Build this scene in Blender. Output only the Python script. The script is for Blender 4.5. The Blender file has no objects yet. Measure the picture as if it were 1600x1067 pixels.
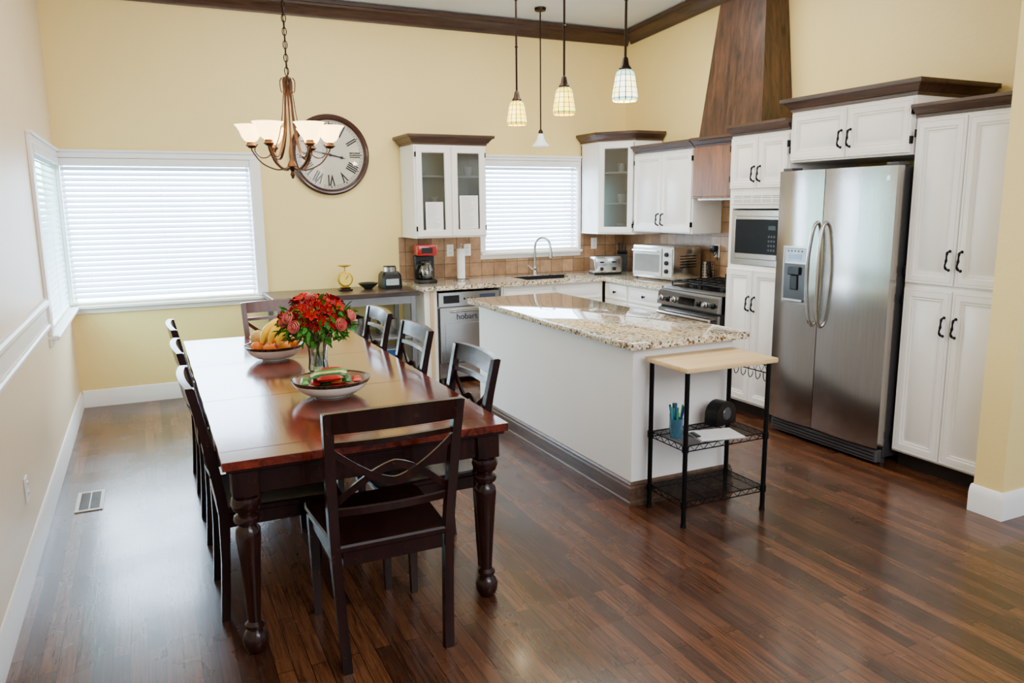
import bpy,bmesh,math,random
from mathutils import Vector,Matrix,Euler
random.seed(7)
S=bpy.context.scene
COL=S.collection
pi=math.pi
def rad(a): return math.radians(a)
def lin(r,g,b):
    def c(v):
        v/=255.
        return v/12.92 if v<=.04045 else ((v+.055)/1.055)**2.4
    return (c(r),c(g),c(b),1)
# ------------------------------------------------------------------ materials
def newmat(name):
    m=bpy.data.materials.new(name); m.use_nodes=True
    nt=m.node_tree; b=nt.nodes['Principled BSDF']
    return m,nt,b
def N(nt,t,**kw):
    n=nt.nodes.new(t)
    for k,v in kw.items(): setattr(n,k,v)
    return n
def coords(nt,scale=(1,1,1),rot=(0,0,0),out='Object'):
    tc=N(nt,'ShaderNodeTexCoord'); mp=N(nt,'ShaderNodeMapping')
    mp.inputs['Scale'].default_value=scale; mp.inputs['Rotation'].default_value=rot
    nt.links.new(tc.outputs[out],mp.inputs['Vector']); return mp.outputs[0]
def ramp(nt,fac,stops):
    r=N(nt,'ShaderNodeValToRGB'); e=r.color_ramp.elements
    while len(e)<len(stops): e.new(.5)
    for i,(p,c) in enumerate(stops): e[i].position=p; e[i].color=c
    nt.links.new(fac,r.inputs[0]); return r.outputs[0]
def noise(nt,vec,scale,detail=3,rough=.5,dist=0):
    n=N(nt,'ShaderNodeTexNoise'); n.inputs['Scale'].default_value=scale; n.inputs['Detail'].default_value=detail
    n.inputs['Roughness'].default_value=rough; n.inputs['Distortion'].default_value=dist
    nt.links.new(vec,n.inputs['Vector']); return n.outputs[0]
def mixc(nt,fac,a,b,mode='MIX'):
    m=N(nt,'ShaderNodeMix'); m.data_type='RGBA'; m.blend_type=mode
    for s,v in ((m.inputs[0],fac),(m.inputs[6],a),(m.inputs[7],b)):
        if hasattr(v,'links') : nt.links.new(v,s)
        else: s.default_value=v
    return m.outputs[2]
def bump(nt,b,h,strength,dist=.01):
    n=N(nt,'ShaderNodeBump'); n.inputs['Strength'].default_value=strength; n.inputs['Distance'].default_value=dist
    nt.links.new(h,n.inputs['Height']); nt.links.new(n.outputs[0],b.inputs['Normal'])
def sc(c,k): return (min(1,c[0]*k),min(1,c[1]*k),min(1,c[2]*k),1)
_c={}
def M(name,col,rough=.5,metal=0,var=.08,scale=9,bmp=0,coat=0,emit=0,ecol=None,stretch=(1,1,1),trans=0,ior=1.45,spec=.5):
    if name in _c: return _c[name]
    m,nt,b=newmat(name)
    v=coords(nt,stretch); n=noise(nt,v,scale,4)
    c=ramp(nt,n,[(.3,sc(col,1-var)),(.7,sc(col,1+var))])
    nt.links.new(c,b.inputs['Base Color'])
    b.inputs['Roughness'].default_value=rough; b.inputs['Metallic'].default_value=metal; b.inputs['Specular IOR Level'].default_value=spec
    b.inputs['Coat Weight'].default_value=coat; b.inputs['Transmission Weight'].default_value=trans; b.inputs['IOR'].default_value=ior
    if emit:
        b.inputs['Emission Color'].default_value=ecol or col; b.inputs['Emission Strength'].default_value=emit
    if bmp: bump(nt,b,n,bmp)
    _c[name]=m; return m
def wood(name,dark,light,rough=.35,axis='z',scale=1.,coat=0,knots=False,wear=0,wearcol=None,spec=.5,planks=0,kdark=.85):
    m,nt,b=newmat(name)
    st={'x':(1.2,14,14),'y':(14,1.2,14),'z':(14,14,1.2)}[axis]
    v=coords(nt,tuple(s*scale for s in st))
    n=noise(nt,v,1.6,6,.6,1.2); n2=noise(nt,coords(nt,tuple(s*scale*4 for s in st)),1.5,3,.6)
    mm=N(nt,'ShaderNodeMath',operation='MULTIPLY_ADD'); nt.links.new(n2,mm.inputs[0]); mm.inputs[1].default_value=.35
    nt.links.new(n,mm.inputs[2])
    c=ramp(nt,mm.outputs[0],[(.45,dark),(.62,tuple((dark[i]+light[i])/2 for i in range(3))+(1,)),(.85,light)])
    if planks:
        br=N(nt,'ShaderNodeTexBrick'); nt.links.new(coords(nt,(1,1,1),(0,0,rad(90))),br.inputs['Vector']); br.offset=0
        for k,x in (('Scale',1),('Brick Width',10),('Row Height',planks),('Mortar Size',.0008),('Bias',0)): br.inputs[k].default_value=x
        br.inputs['Color1'].default_value=(.62,.6,.6,1); br.inputs['Color2'].default_value=(1,1,1,1); br.inputs['Mortar'].default_value=(.2,.17,.15,1)
        c=mixc(nt,.9,c,br.outputs['Color'],'MULTIPLY')
    if knots:
        vo=N(nt,'ShaderNodeTexVoronoi'); vo.inputs['Scale'].default_value=1.0
        nt.links.new(coords(nt,(4.2,4.2,2.4)),vo.inputs['Vector'])
        k=ramp(nt,vo.outputs['Distance'],[(.04,(.05,.05,.05,1)),(.15,(1,1,1,1))]); c=mixc(nt,.85,c,k,'MULTIPLY')
        k=ramp(nt,noise(nt,coords(nt,(7,7,.9)),2.2,6,.7,.6),[(.38,(.30,.29,.28,1)),(.6,(1,1,1,1))]); c=mixc(nt,kdark,c,k,'MULTIPLY')
    if wear:
        w=noise(nt,coords(nt,(6,6,6)),3,8,.75); w=ramp(nt,w,[(.60,(0,0,0,1)),(.67,(1,1,1,1))])
        c=mixc(nt,0,c,wearcol or lin(120,66,44)); mx=c.node
        m2=N(nt,'ShaderNodeMath',operation='MULTIPLY'); nt.links.new(w,m2.inputs[0]); m2.inputs[1].default_value=wear
        nt.links.new(m2.outputs[0],mx.inputs[0])
    nt.links.new(c,b.inputs['Base Color']); b.inputs['Roughness'].default_value=rough; b.inputs['Coat Weight'].default_value=coat
    b.inputs['Coat Roughness'].default_value=.10; b.inputs['Specular IOR Level'].default_value=spec
    bump(nt,b,mm.outputs[0],.12,.004)
    return m
white=M('white_cabinet_paint',lin(248,246,241),.3,var=.015,scale=3)
trimw=M('white_trim_paint',lin(247,246,244),.35,var=.015)
islw=M('island_white_paint',lin(249,248,246),.45,var=.015,scale=2)
black=M('black_plastic',lin(14,14,16),.35,spec=.35)
blackm=M('black_wire_metal',lin(12,12,14),.4,metal=.6)
bronze=M('oiled_bronze',lin(48,34,27),.35,metal=.85,var=.3,scale=20)
copper=M('antique_copper',lin(98,72,56),.34,metal=.9,var=.5,scale=14)
chrome=M('brushed_nickel',lin(200,200,198),.2,metal=1)
ironh=M('dark_iron_pull',lin(36,34,40),.3,metal=.9)
toe=M('toe_kick_dark',lin(34,25,20),.6)
def steel(name,col,rough=.27,ax=(60,60,1.0),wave=.14):
    m,nt,b=newmat(name); v=coords(nt,ax); n=noise(nt,v,3,4)
    nt.links.new(ramp(nt,n,[(.3,sc(col,.92)),(.7,sc(col,1.06))]),b.inputs['Base Color'])
    b.inputs['Metallic'].default_value=1; b.inputs['Roughness'].default_value=rough
    n2=noise(nt,coords(nt,(1.2,1.2,1.6)),1.4,1); bump(nt,b,n2,wave,.03); return m
steelV=steel('stainless_steel_vertical',lin(172,168,164),.18,wave=.2)
steelH=steel('stainless_steel_horizontal',lin(188,187,186),.22,(2,2,60))
steelD=steel('dark_stainless_steel',lin(128,127,127),.2,(2,2,60))
def wallmat(name,col):
    m,nt,b=newmat(name); v=coords(nt)
    n=noise(nt,v,1.1,3); c=ramp(nt,n,[(.3,sc(col,.97)),(.7,sc(col,1.02))]); nt.links.new(c,b.inputs['Base Color'])
    b.inputs['Roughness'].default_value=.42
    bump(nt,b,noise(nt,v,28,4,.55),.25,.006); return m
wyel=wallmat('cream_yellow_wall_paint',lin(247,222,146))
wleft=wallmat('beige_wall_paint',lin(240,219,184))
ceilm=wallmat('white_ceiling_paint',lin(232,242,255))
def floormat():
    m,nt,b=newmat('dark_oak_strip_floor')
    v=coords(nt,(1,1,1),(0,0,rad(90)))
    br=N(nt,'ShaderNodeTexBrick'); nt.links.new(v,br.inputs['Vector'])
    br.offset=.43; br.offset_frequency=2
    br.inputs['Scale'].default_value=1; br.inputs['Brick Width'].default_value=.85; br.inputs['Row Height'].default_value=.058
    br.inputs['Mortar Size'].default_value=.0014; br.inputs['Mortar Smooth'].default_value=.1; br.inputs['Bias'].default_value=-.1
    br.inputs['Color1'].default_value=lin(72,42,27); br.inputs['Color2'].default_value=lin(122,76,47); br.inputs['Mortar'].default_value=lin(18,11,8)
    vm=N(nt,'ShaderNodeVectorMath',operation='MULTIPLY_ADD'); nt.links.new(br.outputs['Color'],vm.inputs[0]); vm.inputs[1].default_value=(90,90,90)
    nt.links.new(coords(nt,(20,1.5,1)),vm.inputs[2])
    g=noise(nt,vm.outputs[0],1.5,5,.6,1.2)
    rings=ramp(nt,g,[(.36,(.30,.27,.25,1)),(.46,(.78,.76,.74,1)),(.5,(.55,.52,.5,1)),(.55,(1,1,1,1)),(.66,(.8,.78,.76,1))])
    g2=noise(nt,coords(nt,(110,4,1)),1,3,.6)
    c=mixc(nt,.8,br.outputs['Color'],rings,'MULTIPLY')
    c=mixc(nt,.55,c,ramp(nt,g2,[(.38,(.32,.30,.28,1)),(.55,(1,1,1,1))]),'MULTIPLY')
    nt.links.new(c,b.inputs['Base Color'])
    rr=ramp(nt,noise(nt,coords(nt),2.5,4),[(.3,(.22,.22,.22,1)),(.7,(.32,.32,.32,1))]); nt.links.new(rr,b.inputs['Roughness'])
    bump(nt,b,g2,.10,.002)
    b.inputs['Specular IOR Level'].default_value=.4
    b.inputs['Coat Weight'].default_value=.16; b.inputs['Coat Roughness'].default_value=.12
    return m
floorM=floormat()
def granitemat():
    m,nt,b=newmat('beige_granite'); v=coords(nt)
    vo=N(nt,'ShaderNodeTexVoronoi'); vo.inputs['Scale'].default_value=85; vo.inputs['Randomness'].default_value=1
    nt.links.new(v,vo.inputs['Vector']); s=N(nt,'ShaderNodeSeparateXYZ'); nt.links.new(vo.outputs['Color'],s.inputs[0])
    c=ramp(nt,s.outputs[0],[(0,lin(70,58,50)),(.10,lin(150,124,92)),(.24,lin(206,180,136)),(.42,lin(236,224,196)),(.72,lin(200,194,182)),(.88,lin(244,236,216))])
    c.node.color_ramp.interpolation='CONSTANT'
    a=noise(nt,v,16,5,.7); c=mixc(nt,.45,c,ramp(nt,a,[(.38,(.62,.54,.44,1)),(.52,(1,.98,.94,1))]),'MULTIPLY')
    nt.links.new(c,b.inputs['Base Color']); b.inputs['Roughness'].default_value=.04; b.inputs['Coat Weight'].default_value=.8; b.inputs['Coat Roughness'].default_value=.02; return m
granite=granitemat()
def tilemat(name,rot):
    m,nt,b=newmat(name); v=coords(nt,(1,1,1),rot)
    br=N(nt,'ShaderNodeTexBrick'); nt.links.new(v,br.inputs['Vector']); br.offset=0
    for k,x in (('Scale',1),('Brick Width',.13),('Row Height',.13),('Mortar Size',.0035),('Bias',0)): br.inputs[k].default_value=x
    br.inputs['Color1'].default_value=lin(146,110,78); br.inputs['Color2'].default_value=lin(188,150,112); br.inputs['Mortar'].default_value=lin(104,84,66)
    n=noise(nt,coords(nt),13,6,.65); c=mixc(nt,.6,br.outputs['Color'],ramp(nt,n,[(.35,(.5,.45,.42,1)),(.62,(1,1,1,1))]),'MULTIPLY')
    nt.links.new(c,b.inputs['Base Color']); b.inputs['Roughness'].default_value=.42; bump(nt,b,br.outputs['Fac'],-.4,.003); return m
tileB=tilemat('stone_tile_backsplash',(rad(-90),0,0))
def tile_yz():
    m=tilemat('stone_tile_side',(0,0,0)); nt=m.node_tree
    tc=[n for n in nt.nodes if n.type=='TEX_COORD'][0]; br=[n for n in nt.nodes if n.type=='TEX_BRICK'][0]
    s=N(nt,'ShaderNodeSeparateXYZ'); cb=N(nt,'ShaderNodeCombineXYZ'); nt.links.new(tc.outputs['Object'],s.inputs[0])
    nt.links.new(s.outputs[1],cb.inputs[0]); nt.links.new(s.outputs[2],cb.inputs[1]); nt.links.new(cb.outputs[0],br.inputs['Vector']); return m
tileY=tile_yz()
crownw=wood('dark_walnut_crown',lin(30,19,13),lin(82,54,37),.4,'x')
crownwy=wood('dark_walnut_crown_y',lin(30,19,13),lin(82,54,37),.4,'y')
hoodw=wood('stained_knotty_alder',lin(40,26,17),lin(100,66,43),.45,'z',.9,knots=True,kdark=.85)
valw=wood('mottled_alder_panel',lin(86,53,31),lin(158,105,64),.42,'z',.6,knots=True,kdark=.65)
basew=wood('dark_base_wood',lin(38,27,21),lin(98,72,54),.38,'y')
chairw=wood('espresso_chair_wood',lin(9,3,3),lin(40,14,9),.24,'z',coat=.15,wear=.2,spec=.3)
tablew=wood('mahogany_table_base',lin(12,5,4),lin(46,19,13),.24,'z',coat=.2,wear=.12,spec=.3)
tabletop=wood('mahogany_table_top',lin(46,12,7),lin(124,43,24),.15,'y',.8,coat=.5,wear=.32,wearcol=lin(158,86,54),planks=.134,spec=.4)
boardw=wood('light_maple_board',lin(214,172,114),lin(238,206,150),.45,'x',.8)
panelw=wood('light_pine_panel',lin(205,170,125),lin(226,195,150),.5,'z')
desktop=wood('dark_desk_top_wood',lin(34,26,22),lin(76,58,50),.3,'x')
clockw=wood('clock_rim_wood',lin(26,10,7),lin(70,30,19),.3,'x',coat=.4)
def glassmat(name,tint=(1,1,1,1),rough=.02,mix=.15,k=1.):
    m,nt,b=newmat(name); nt.nodes.remove(b); out=[n for n in nt.nodes if n.type=='OUTPUT_MATERIAL'][0]
    t=N(nt,'ShaderNodeBsdfTransparent'); t.inputs[0].default_value=tint
    g=N(nt,'ShaderNodeBsdfGlossy'); g.inputs['Roughness'].default_value=rough
    fr=N(nt,'ShaderNodeFresnel'); ad=N(nt,'ShaderNodeMath',operation='MULTIPLY_ADD'); nt.links.new(fr.outputs[0],ad.inputs[0]); ad.inputs[1].default_value=k; ad.inputs[2].default_value=mix
    n=noise(nt,coords(nt),30,2); bp=N(nt,'ShaderNodeBump'); bp.inputs['Strength'].default_value=.08; nt.links.new(n,bp.inputs['Height']); nt.links.new(bp.outputs[0],g.inputs['Normal'])
    mx=N(nt,'ShaderNodeMixShader'); nt.links.new(ad.outputs[0],mx.inputs[0]); nt.links.new(t.outputs[0],mx.inputs[1]); nt.links.new(g.outputs[0],mx.inputs[2]); nt.links.new(mx.outputs[0],out.inputs[0]); return m
cabglass=glassmat('cabinet_glass',(.66,.70,.70,1),.12,.05)
clearglass=glassmat('clear_glass',(.90,.95,.95,1),.02,.09)
clockglass=glassmat('clock_cover_glass',(.99,.99,.99,1),.01,0,.6)
ovenglass=M('oven_black_glass',lin(8,8,10),.06,spec=.35)
def daylight(name,col,st):  # daylight is put into the pane as emission; no sky lies behind it
    m,nt,b=newmat(name); v=coords(nt)
    n=noise(nt,v,1.6,3); c=ramp(nt,n,[(.3,sc(col,.78)),(.65,col)])
    b.inputs['Base Color'].default_value=(.1,.1,.1,1); nt.links.new(c,b.inputs['Emission Color']); b.inputs['Emission Strength'].default_value=st; return m
dayM=daylight('emissive_daylight_pane',(.64,.82,1,1),38)
dayL=daylight('emissive_daylight_side_pane',(.46,.86,.80,1),15.0)
def slatmat():
    m,nt,b=newmat('white_blind_slat'); out=[n for n in nt.nodes if n.type=='OUTPUT_MATERIAL'][0]
    tr=N(nt,'ShaderNodeBsdfTranslucent'); tr.inputs[0].default_value=(.80,.89,1,1)
    n=noise(nt,coords(nt),3,2); nt.links.new(ramp(nt,n,[(.3,(.78,.83,.90,1)),(.7,(.85,.89,.95,1))]),b.inputs['Base Color']); b.inputs['Roughness'].default_value=.4
    mx=N(nt,'ShaderNodeMixShader'); mx.inputs[0].default_value=.15; nt.links.new(b.outputs[0],mx.inputs[1]); nt.links.new(tr.outputs[0],mx.inputs[2]); nt.links.new(mx.outputs[0],out.inputs[0]); return m
slatM=slatmat()
def shademat(name,c1,c2,bands,st):
    m,nt,b=newmat(name); tc=N(nt,'ShaderNodeTexCoord'); mp=N(nt,'ShaderNodeMapping')
    nt.links.new(tc.outputs['UV'],mp.inputs[0])
    br=N(nt,'ShaderNodeTexBrick'); br.offset=0; nt.links.new(mp.outputs[0],br.inputs['Vector'])
    for k,x in (('Scale',1),('Brick Width',1/12),('Row Height',.125),('Mortar Size',.0060),('Bias',0)): br.inputs[k].default_value=x
    br.inputs['Color1'].default_value=c1; br.inputs['Color2'].default_value=c2; br.inputs['Mortar'].default_value=(.003,.002,.001,1)
    s=N(nt,'ShaderNodeSeparateXYZ'); nt.links.new(tc.outputs['UV'],s.inputs[0])
    band=ramp(nt,s.outputs[1],bands); band.node.color_ramp.interpolation='CONSTANT'
    c=mixc(nt,1,br.outputs['Color'],band,'MULTIPLY')
    nt.links.new(c,b.inputs['Base Color']); nt.links.new(c,b.inputs['Emission Color']); b.inputs['Emission Strength'].default_value=st; b.inputs['Roughness'].default_value=.2; return m
W_=(1,1,1,1)
tiffY=shademat('amber_stained_glass',(1,.66,.02,1),(1,.84,.20,1),[(0,(.7,.42,.2,1)),(.06,(.20,.40,.12,1)),(.125,W_),(.625,(.6,.75,.3,1)),(.75,(.4,.30,.2,1))],5.5)
tiffB=shademat('blue_cream_stained_glass',(1,.84,.28,1),(.80,.94,.75,1),[(0,(.9,.7,.3,1)),(.06,(.14,.40,.75,1)),(.125,W_),(.625,(.35,.62,.85,1)),(.75,(.25,.4,.6,1))],5.5)
bellM=M('amber_white_glass_shade',lin(255,235,205),.3,emit=9,ecol=(1,.64,.22,1),var=.05)
smallshade=M('frosted_bell_shade',lin(235,240,245),.3,emit=.6,ecol=(.9,.95,1,1))
# ------------------------------------------------------------------ mesh builder
class MB:
    def __init__(s):
        s.bm=bmesh.new(); s.uv=s.bm.loops.layers.uv.new('UVMap'); s.M=Matrix.Identity(4)
    def at(s,loc=(0,0,0),rot=(0,0,0),scale=(1,1,1)):
        s.M=Matrix.Translation(loc)@Euler(rot).to_matrix().to_4x4()@Matrix.Diagonal((*scale,1)); return s
    def raw(s,verts,faces,mi=0,uvs=None):
        vs=[s.bm.verts.new(s.M@Vector(v)) for v in verts]; out=[]
        for k,fc in enumerate(faces):
            try: f=s.bm.faces.new([vs[i] for i in fc])
            except Exception: continue
            f.material_index=mi; f.smooth=True; out.append(f)
            if uvs:
                for l,u in zip(f.loops,uvs[k]): l[s.uv].uv=u
        return vs,out
    def box(s,x0,x1,y0,y1,z0,z1,mi=0,bev=0,seg=1):
        v=[(x,y,z) for x in (x0,x1) for y in (y0,y1) for z in (z0,z1)]
        vs,fs=s.raw(v,[(0,1,3,2),(4,6,7,5),(0,4,5,1),(2,3,7,6),(0,2,6,4),(1,5,7,3)],mi)
        if bev:
            es=set(e for f in fs for e in f.edges)
            r=bmesh.ops.bevel(s.bm,geom=list(es),offset=bev,segments=seg,profile=.5,affect='EDGES')
            for f in r['faces']: f.smooth=True; f.material_index=mi
        return s
    def prism(s,poly,z0,z1,mi=0):
        n=len(poly); v=[(p[0],p[1],z0) for p in poly]+[(p[0],p[1],z1) for p in poly]
        f=[tuple(range(n))[::-1],tuple(range(n,2*n))]+[(i,(i+1)%n,n+(i+1)%n,n+i) for i in range(n)]
        s.raw(v,f,mi); return s
    def loft(s,rings,mi=0,cap=True,closed=False):
        n=len(rings[0]); v=[p for r in rings for p in r]; f=[]
        for k in range(len(rings)-1):
            for i in range(n): f.append((k*n+i,k*n+(i+1)%n,(k+1)*n+(i+1)%n,(k+1)*n+i))
        if closed:
            k=len(rings)-1
            for i in range(n): f.append((k*n+i,k*n+(i+1)%n,(i+1)%n,i))
        elif cap: f.append(tuple(range(n))[::-1]); f.append(tuple(range((len(rings)-1)*n,len(rings)*n)))
        s.raw(v,f,mi); return s
    def lathe(s,prof,n=24,mi=0,a0=0):
        v=[];idx=[];f=[];uv=[]
        L=len(prof)-1
        for r,z in prof:
            if r<1e-6: idx.append([len(v)]*n); v.append((0,0,z))
            else:
                idx.append(list(range(len(v),len(v)+n)))
                for i in range(n): a=a0+2*pi*i/n; v.append((r*math.cos(a),r*math.sin(a),z))
        for k in range(L):
            for i in range(n):
                j=(i+1)%n; q=[idx[k][i],idx[k][j],idx[k+1][j],idx[k+1][i]]
                u=[(i/n,k/L),((i+1)/n,k/L),((i+1)/n,(k+1)/L),(i/n,(k+1)/L)]
                qq=[];uu=[]
                for a,b in zip(q,u):
                    if a not in qq: qq.append(a);uu.append(b)
                if len(qq)>2: f.append(tuple(qq)); uv.append(uu)
        s.raw(v,f,mi,uv); return s
    def cyl(s,x,y,z0,z1,r,mi=0,n=20,r2=None):
        M0=s.M; s.M=M0@Matrix.Translation((x,y,0)); s.lathe([(0,z0),(r,z0),(r2 if r2 is not None else r,z1),(0,z1)],n,mi); s.M=M0; return s
    def ball(s,c,r,mi=0,n=16,sc_=(1,1,1)):
        M0=s.M; s.M=M0@Matrix.Translation(c)@Matrix.Diagonal((*sc_,1)); m=n//2
        s.lathe([(0 if k in(0,m) else r*math.sin(pi*k/m),-r*math.cos(pi*k/m)) for k in range(m+1)],n,mi); s.M=M0; return s
    def sweep(s,path,sec,up=(0,0,1),mi=0,closed=False,scl=None,cap=True):
        P=[Vector(p) for p in path]; rings=[]; n=len(P)
        for i in range(n):
            if closed: t=P[(i+1)%n]-P[i-1]
            else: t=P[min(i+1,n-1)]-P[max(i-1,0)]
            t.normalize(); u=Vector(up); sd=t.cross(u)
            if sd.length<1e-4: sd=t.cross(Vector((1,0,0)))
            sd.normalize(); nn=sd.cross(t); k=scl[i] if scl else 1
            rings.append([tuple(P[i]+sd*a*k+nn*b*k) for a,b in sec])
        s.loft(rings,mi,cap,closed); return s
    def tube(s,path,r,n=8,mi=0,closed=False,scl=None):
        P=[Vector(p) for p in path]; m=len(P); rings=[]
        T=[]
        for i in range(m):
            t=(P[(i+1)%m]-P[i-1]) if closed else (P[min(i+1,m-1)]-P[max(i-1,0)])
            T.append(t.normalized())
        u=T[0].orthogonal().normalized()
        for i in range(m):
            u=(u-T[i]*u.dot(T[i]))
            if u.length<1e-5: u=T[i].orthogonal()
            u.normalize(); w=T[i].cross(u); rr=r*(scl[i] if scl else 1)
            rings.append([tuple(P[i]+(u*math.cos(2*pi*k/n)+w*math.sin(2*pi*k/n))*rr) for k in range(n)])
        s.loft(rings,mi,True,closed); return s
    def text(s,body,size,mi=0,ext=.0008,off=0):
        cu=bpy.data.curves.new('t','FONT'); cu.body=body; cu.size=size; cu.align_x='CENTER'; cu.align_y='CENTER'; cu.extrude=ext; cu.resolution_u=3; cu.offset=off
        o=bpy.data.objects.new('t',cu); COL.objects.link(o); bpy.context.view_layer.update()
        me=bpy.data.meshes.new_from_object(o); s.raw([tuple(v.co) for v in me.vertices],[tuple(p.vertices) for p in me.polygons],mi)
        bpy.data.objects.remove(o); bpy.data.meshes.remove(me); bpy.data.curves.remove(cu); return s
    def panel(s,x0,x1,z0,z1,prof,mi=0,cap=True,back=True):
        r=[[(x0+i,y,z0+i),(x1-i,y,z0+i),(x1-i,y,z1-i),(x0+i,y,z1-i)] for i,y in prof]
        v=[p for q in r for p in q]; f=[]
        for k in range(len(r)-1):
            for i in range(4): f.append((k*4+i,k*4+(i+1)%4,(k+1)*4+(i+1)%4,(k+1)*4+i))
        if back: f.append((3,2,1,0))
        if cap: b=(len(r)-1)*4; f.append((b,b+1,b+2,b+3))
        s.raw(v,f,mi); return s
def catmull(pts,m=6):
    P=[Vector(p) for p in pts]; out=[]
    for i in range(len(P)-1):
        p0=P[max(i-1,0)];p1=P[i];p2=P[i+1];p3=P[min(i+2,len(P)-1)]
        for k in range(m):
            t=k/m; out.append(.5*((2*p1)+(p2-p0)*t+(2*p0-5*p1+4*p2-p3)*t*t+(3*p1-p0-3*p2+p3)*t**3))
    out.append(P[-1]); return [tuple(p) for p in out]
def circ(r,n=8,ry=None): return [(r*math.cos(2*pi*k/n),(ry or r)*math.sin(2*pi*k/n)) for k in range(n)]
def rect(a,b): return [(-a,-b),(a,-b),(a,b),(-a,b)]
def tag(o,label=None,cat=None,group=None,kind=None):
    if label: o['label']=label
    if cat: o['category']=cat
    if group: o['group']=group
    if kind: o['kind']=kind
    return o
def obj(name,mb,mats,parent=None,loc=(0,0,0),rot=(0,0,0),label=None,cat=None,group=None,kind=None,ang=.6,rec=True):
    bm=mb.bm
    if rec: bmesh.ops.recalc_face_normals(bm,faces=bm.faces)
    for e in bm.edges:
        if len(e.link_faces)==2:
            try:
                if e.calc_face_angle()>ang: e.smooth=False
            except Exception: pass
    me=bpy.data.meshes.new(name); bm.to_mesh(me); bm.free()
    for m in (mats if isinstance(mats,(list,tuple)) else [mats]): me.materials.append(m)
    o=bpy.data.objects.new(name,me); COL.objects.link(o); o.location=loc; o.rotation_euler=rot
    if parent: o.parent=parent
    return tag(o,label,cat,group,kind)
def empty(name,loc=(0,0,0),rot=(0,0,0),label=None,cat=None,group=None,kind=None,parent=None):
    o=bpy.data.objects.new(name,None); o.empty_display_size=.1; COL.objects.link(o); o.location=loc; o.rotation_euler=rot
    if parent: o.parent=parent
    return tag(o,label,cat,group,kind)
def dup(root,loc,rot=None,label=None,scale=None):
    def cp(o,par):
        c=o.copy(); COL.objects.link(c); c.parent=par
        for ch in list(o.children): cp(ch,c)
        return c
    c=cp(root,None); c.location=loc
    if rot is not None: c.rotation_euler=rot
    if scale: c.scale=scale
    if label: c['label']=label
    return c
# ------------------------------------------------------------------ room
YB=7.02; XL=-.58; XR=4.67; YF=-1.2
def ceilz(y): return 3.34+.06*(YB-y)
mb=MB(); mb.box(XL-.12,7.5,YF,YB+.12,-.1,0); obj('floor',mb,floorM,kind='structure')
mb=MB(); mb.loft([[(XL-.12,YF,ceilz(YF)),(7.5,YF,ceilz(YF)),(7.5,YF,ceilz(YF)+.1),(XL-.12,YF,ceilz(YF)+.1)],[(XL-.12,YB+.12,ceilz(YB+.12)),(7.5,YB+.12,ceilz(YB+.12)),(7.5,YB+.12,ceilz(YB)+.1),(XL-.12,YB+.12,ceilz(YB)+.1)]]); obj('ceiling',mb,ceilm,kind='structure')
W1=(-.56,.86,.84,2.00); W3=(3.03,4.085,1.14,2.035); W2=(5.50,6.985,.84,2.00)
mb=MB()
xs=[XL-.12,W1[0],W1[1],W3[0],W3[1],XR+.12]
for i in (0,2,4): mb.box(xs[i],xs[i+1],YB,YB+.12,0,3.33)
for w in (W1,W3): mb.box(w[0],w[1],YB,YB+.12,0,w[2]); mb.box(w[0],w[1],YB,YB+.12,w[3],3.33)
obj('wall_back',mb,wyel,kind='structure')
mb=MB()
def slopewall(mb,x0,x1,y0,y1):
    mb.loft([[(x0,y0,0),(x1,y0,0),(x1,y0,ceilz(y0)-.005),(x0,y0,ceilz(y0)-.005)],[(x0,y1,0),(x1,y1,0),(x1,y1,ceilz(y1)-.005),(x0,y1,ceilz(y1)-.005)]])
slopewall(mb,XL-.12,XL,YF,W2[0]); slopewall(mb,XL-.12,XL,W2[1],YB-.001)
mb.box(XL-.12,XL,W2[0],W2[1],0,W2[2]); mb.box(XL-.12,XL,W2[0],W2[1],W2[3],3.36)
obj('wall_left',mb,wleft,kind='structure')
mb=MB(); slopewall(mb,XR,XR+.12,2.27,YB-.001); obj('wall_right',mb,wyel,kind='structure')
mb=MB(); slopewall(mb,3.80,XR-.001,2.27,2.42); obj('wall_column',mb,wyel,kind='structure')
def baseb(name,p0,p1,nrm,h=.14):
    mb=MB(); sec=[(0,0),(.018,0),(.018,h-.035),(.012,h-.02),(.012,h-.01),(.006,h),(0,h)]
    r=[[(p[0]+nrm[0]*a,p[1]+nrm[1]*a,b) for a,b in sec] for p in (p0,p1)]; mb.loft(r); return obj(name,mb,trimw,kind='structure')
baseb('baseboard_back',(XL+.02,YB-.001),(2.1,YB-.001),(0,-1)); baseb('baseboard_left',(XL+.001,YF),(XL+.001,YB-.02),(1,0))
mb=MB(); mb.loft([[(3.799-a,2.269-a,b),(XR-.01,2.269-a,b),(XR-.01,2.43,b),(3.799-a,2.43,b)] for a,b in [(.02,0),(.02,.1),(.014,.125),(.006,.14),(0,.141)]]); obj('baseboard_column',mb,trimw,kind='structure')
csec=[(0,0),(.016,0),(.018,.016),(.025,.025),(.042,.060),(.062,.082),(.070,.087),(.070,.105),(.078,.11),(.078,.135),(0,.135)]
mb=MB(); mb.loft([[(x,YB-.002-a,3.195+b) for a,b in csec] for x in (XL+.002,XR-.002)]); obj('trim_1',mb,crownw,kind='structure')
def rcrown(name,y0,y1):
    mb=MB(); mb.loft([[(XR-.002-a,y,ceilz(y)-.145+b) for a,b in csec] for y in (y0,y1)]); obj(name,mb,crownwy,kind='structure')
rcrown('trim_2',YB-.085,5.42); rcrown('trim_3',4.70,2.43)
mb=MB()
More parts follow.
